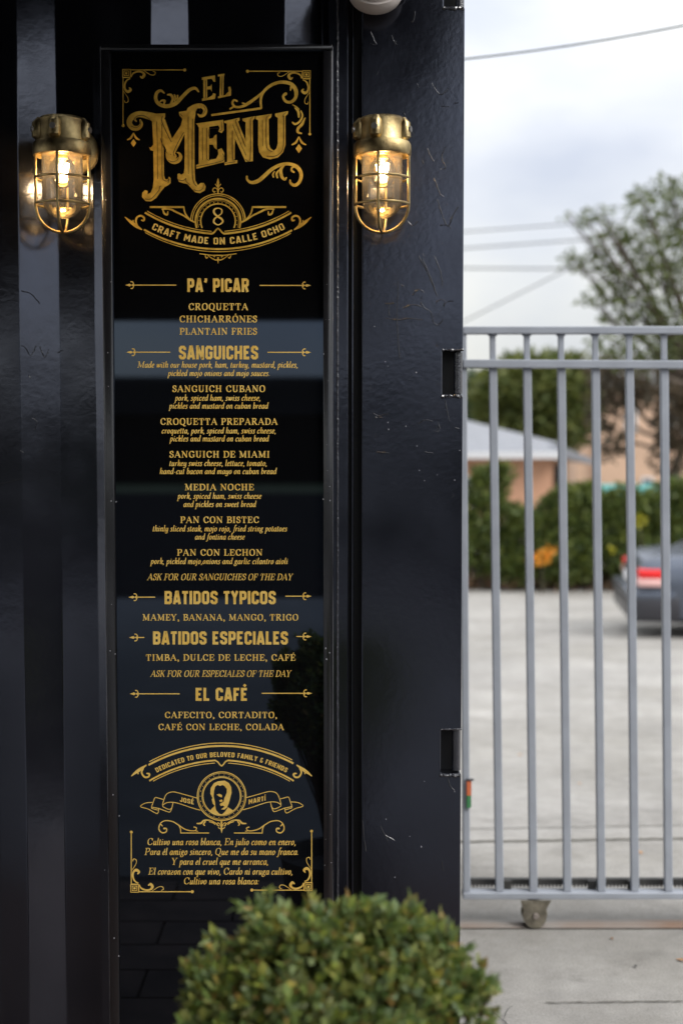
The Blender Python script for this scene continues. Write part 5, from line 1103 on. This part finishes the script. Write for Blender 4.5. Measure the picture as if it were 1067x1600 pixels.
# ------------------------------------------------------------ overhead lines
M_cable = mat('cable', (.03, .045, .045), .6); M_wire = mat('wire', (.10, .10, .11), .6)
def cable(name, label, p, q, r, m, sag, ext=(0, 0), group=None, cat='cable'):
    a = Vector(p); c = Vector(q); d = c - a; a2 = a - d * ext[0]; c2 = c + d * ext[1]; b = MB(); n = 30; L0 = (a2 - a).length / max(d.length, 1e-6)
    pts = []
    for i in range(n + 1):
        s = -ext[0] + (1 + ext[0] + ext[1]) * i / n; v = a + d * s; v.z += -sag * 4 * s * (1 - s); pts.append(v)
    b.tube(pts, r, 6); o = b.build(name, m, None, True); return tag(o, label, cat, group)
cable('power_cable', 'thick dark cable crossing the sky above the gate, near the top of the frame', P(700, 95, 6), P(1067, 40, 6), .0036, M_cable, .012, (1.2, 2.5), cat='cable')
for lab, p, q, r in (('highest of the three faint level wires left of the tall tree', (725, 362), (890, 350), .018), ('second of the three faint level wires left of the tall tree', (725, 388), (890, 376), .02), ('lowest of the three faint level wires left of the tall tree', (725, 419), (880, 420), .022), ('faint wire slanting up to the tall tree, above the gate', (735, 497), (880, 424), .018)):
    cable('overhead_wire', lab, P(*p, 38), P(*q, 38), r, M_wire, .0, (2.5, 1.8), 'faint overhead wires', 'wire')
# ------------------------------------------------------------ silver car, rear three-quarter
CYY = 16.5
M_car = mat('silver_blue_paint', (.10, .115, .145), .25, metal=.5); M_carlow = mat('dark_bumper', (.03, .03, .036), .35); M_tyre = mat('tyre', (.02, .02, .02), .8); M_rim = mat('alloy_rim', (.6, .6, .62), .25, metal=.9)
M_tail = mat('red_tail_lens', (.75, .02, .02), .15); M_tailc = mat('clear_tail_lens', (.75, .45, .42), .15); M_cgl = mat('car_glass', (.02, .025, .03), .05)
cx0 = P(985, 900, CYY).x; cg = gz(CYY)
car = thing('parked_car', 'silver blue saloon car parked at the right, red rear light towards the gate', 'car', (cx0, CYY + .2, cg), math.radians(-5))
ST = [ # x, half width, z: sill, bumper edge, shoulder, deck
 (0.00, .66, .46, .52, .66, .70), (.03, .76, .34, .50, .72, .80), (.10, .82, .27, .48, .80, .95), (.22, .86, .24, .47, .84, 1.00), (.5, .89, .22, .46, .87, 1.02), (.95, .90, .21, .46, .89, 1.03), (1.6, .91, .20, .46, .90, 1.0), (2.4, .91, .20, .46, .90, .99), (3.2, .90, .20, .46, .86, .97), (3.9, .88, .22, .46, .78, .86), (4.35, .80, .26, .46, .66, .72), (4.55, .62, .34, .48, .58, .60)]
def section(x, hw, z0, z1, z2, z3):
    return [(x, -hw * .84, z0), (x, -hw * .98, z0 + .06), (x, -hw, z1), (x, -hw * 1.0, (z1 + z2) / 2), (x, -hw * .97, z2), (x, -hw * .88, z3 - .035), (x, -hw * .76, z3), (x, 0, z3 + .02)]
b = MB(); rows = []
for s in ST:
    sec = section(*s); sec = sec + [(x, -y, z) for x, y, z in sec[-2::-1]]; rows.append(sec)
m_ = len(rows[0])
for r in rows: b.v += [Vector(p) for p in r]
for i in range(len(rows) - 1):
    for k in range(m_ - 1): b.f.append((i * m_ + k, i * m_ + k + 1, (i + 1) * m_ + k + 1, (i + 1) * m_ + k))
    b.f.append((i * m_ + m_ - 1, i * m_, (i + 1) * m_, (i + 1) * m_ + m_ - 1))
b.f.append(tuple(range(m_))); b.f.append(tuple((len(rows) - 1) * m_ + k for k in range(m_))[::-1])
body = b.build('body', M_car, car, True, world=False)
def cabin(name, x0, x1, x2, x3, z0, z1, hw0, hw1, m, par):
    b = MB(); v = []
    for x, z, h_ in ((x0, z0, hw0), (x1, z1, hw1), (x2, z1, hw1), (x3, z0, hw0)): v += [(x, -h_, z), (x, h_, z)]
    b.add(v, [(0, 2, 3, 1), (2, 4, 5, 3), (4, 6, 7, 5), (0, 6, 4, 2), (1, 3, 5, 7), (0, 1, 7, 6)]); return b.build(name, m, par, False, world=False)
cb = cabin('cabin', .62, 1.35, 2.45, 3.35, 1.0, 1.43, .80, .62, M_car, car)
for sy in (-1, 1):
    b = MB(); b.add([(x, sy * (.80 - (z - 1.0) / .43 * .18 + .006), z) for x, z in ((.98, 1.05), (1.42, 1.38), (2.40, 1.38), (3.05, 1.05))], [(0, 1, 2, 3)]); b.build('side_window', M_cgl, car, world=False)
b = MB(); b.add([(.68 - .008, -.70, 1.04), (1.29 - .008, -.56, 1.40), (1.29 - .008, .56, 1.40), (.68 - .008, .70, 1.04)], [(0, 1, 2, 3)]); b.build('rear_window', M_cgl, car, world=False)
# bumpers, lights, wheels
b = MB(); b.box(-.07, .50, -.90, .90, .24, .56, .05); b.build('bumper', M_carlow, car, True, world=False)
b = MB(); b.box(-.085, .44, -.905, .905, .50, .60, .03); b.build('bumper_trim', M_car, car, True, world=False)
for sy in (-1, 1):
    y0, y1 = (.60 * sy, .885 * sy); b = MB(); b.box(.03, .30, min(y0, y1), max(y0, y1), .76, .86, .02); tl = b.build('tail_light', M_tail, car, True, world=False)
    b = MB(); b.box(.02, .29, min(y0, y1) - .003, max(y0, y1) + .003, .66, .755, .02); b.build('reversing_lens', M_tailc, tl, True, world=False)
    for wx in (.98, 3.7):
        M = Matrix.Rotation(math.radians(90), 3, 'X')
        b = MB(); b.lathe([(.2, .11), (.29, .11), (.32, .08), (.32, -.08), (.29, -.11), (.2, -.11)], (wx, sy * .84, .32), 32, M); ty = b.build('wheel', M_tyre, car, True, world=False)
        b = MB(); b.lathe([(0, .09), (.06, .10), (.19, .112), (.205, .112), (.205, -.112), (.19, -.112), (.06, -.10), (0, -.09)], (wx, sy * .84, .32), 24, M); b.build('rim', M_rim, ty, True, world=False)
car.scale = (1, 1, .95)
b = MB(); b.box(-.02, .03, -.26, .26, .64, .75, .005); b.build('number_plate', M_fasc, car, world=False)
# ------------------------------------------------------------ what stands behind the camera (mirrored in the black gloss)
M_far = mat('dark_facade', (.012, .013, .014), .9, var=.4, vscale=.5); M_far.node_tree.nodes['Principled BSDF'].inputs['Specular IOR Level'].default_value = 0
def behind(label, x0, x1, y, z):
    t = thing('house', label, 'house', ((x0 + x1) / 2, y, 0)); b = MB(); b.box(x0, x1, y - 6, y, 0, z * .62); b.build('wall', M_far, t)
    b = MB(); xm = (x0 + x1) / 2; b.add([(x0 - .4, y + .4, z * .62), (x1 + .4, y + .4, z * .62), (x1 + .4, y - 6.4, z * .62), (x0 - .4, y - 6.4, z * .62), (x0 + 2, y - 3, z), (x1 - 2, y - 3, z)], [(0, 1, 5, 4), (1, 2, 5), (2, 3, 4, 5), (3, 0, 4), (0, 3, 2, 1)]); b.build('roof', M_far, t); return t
for i, (x0, x1, y, z) in enumerate([(-46, -22, -36, 3.4), (-21.9, 17, -34, 3.1), (18, 60, -34, 3.3), (61, 90, -30, 3.8), (26, 40, -20, 3.1)]):
    behind(['dark low house behind the viewer at the far left, mirrored in the ribs', 'dark low house behind the viewer, mirrored in the lower board', 'dark low house behind the viewer to the right, mirrored in the post', 'dark tall house behind the viewer at the far right', 'dark near house behind the viewer on the right, mirrored in the ribs'][i], x0, x1, y, z)
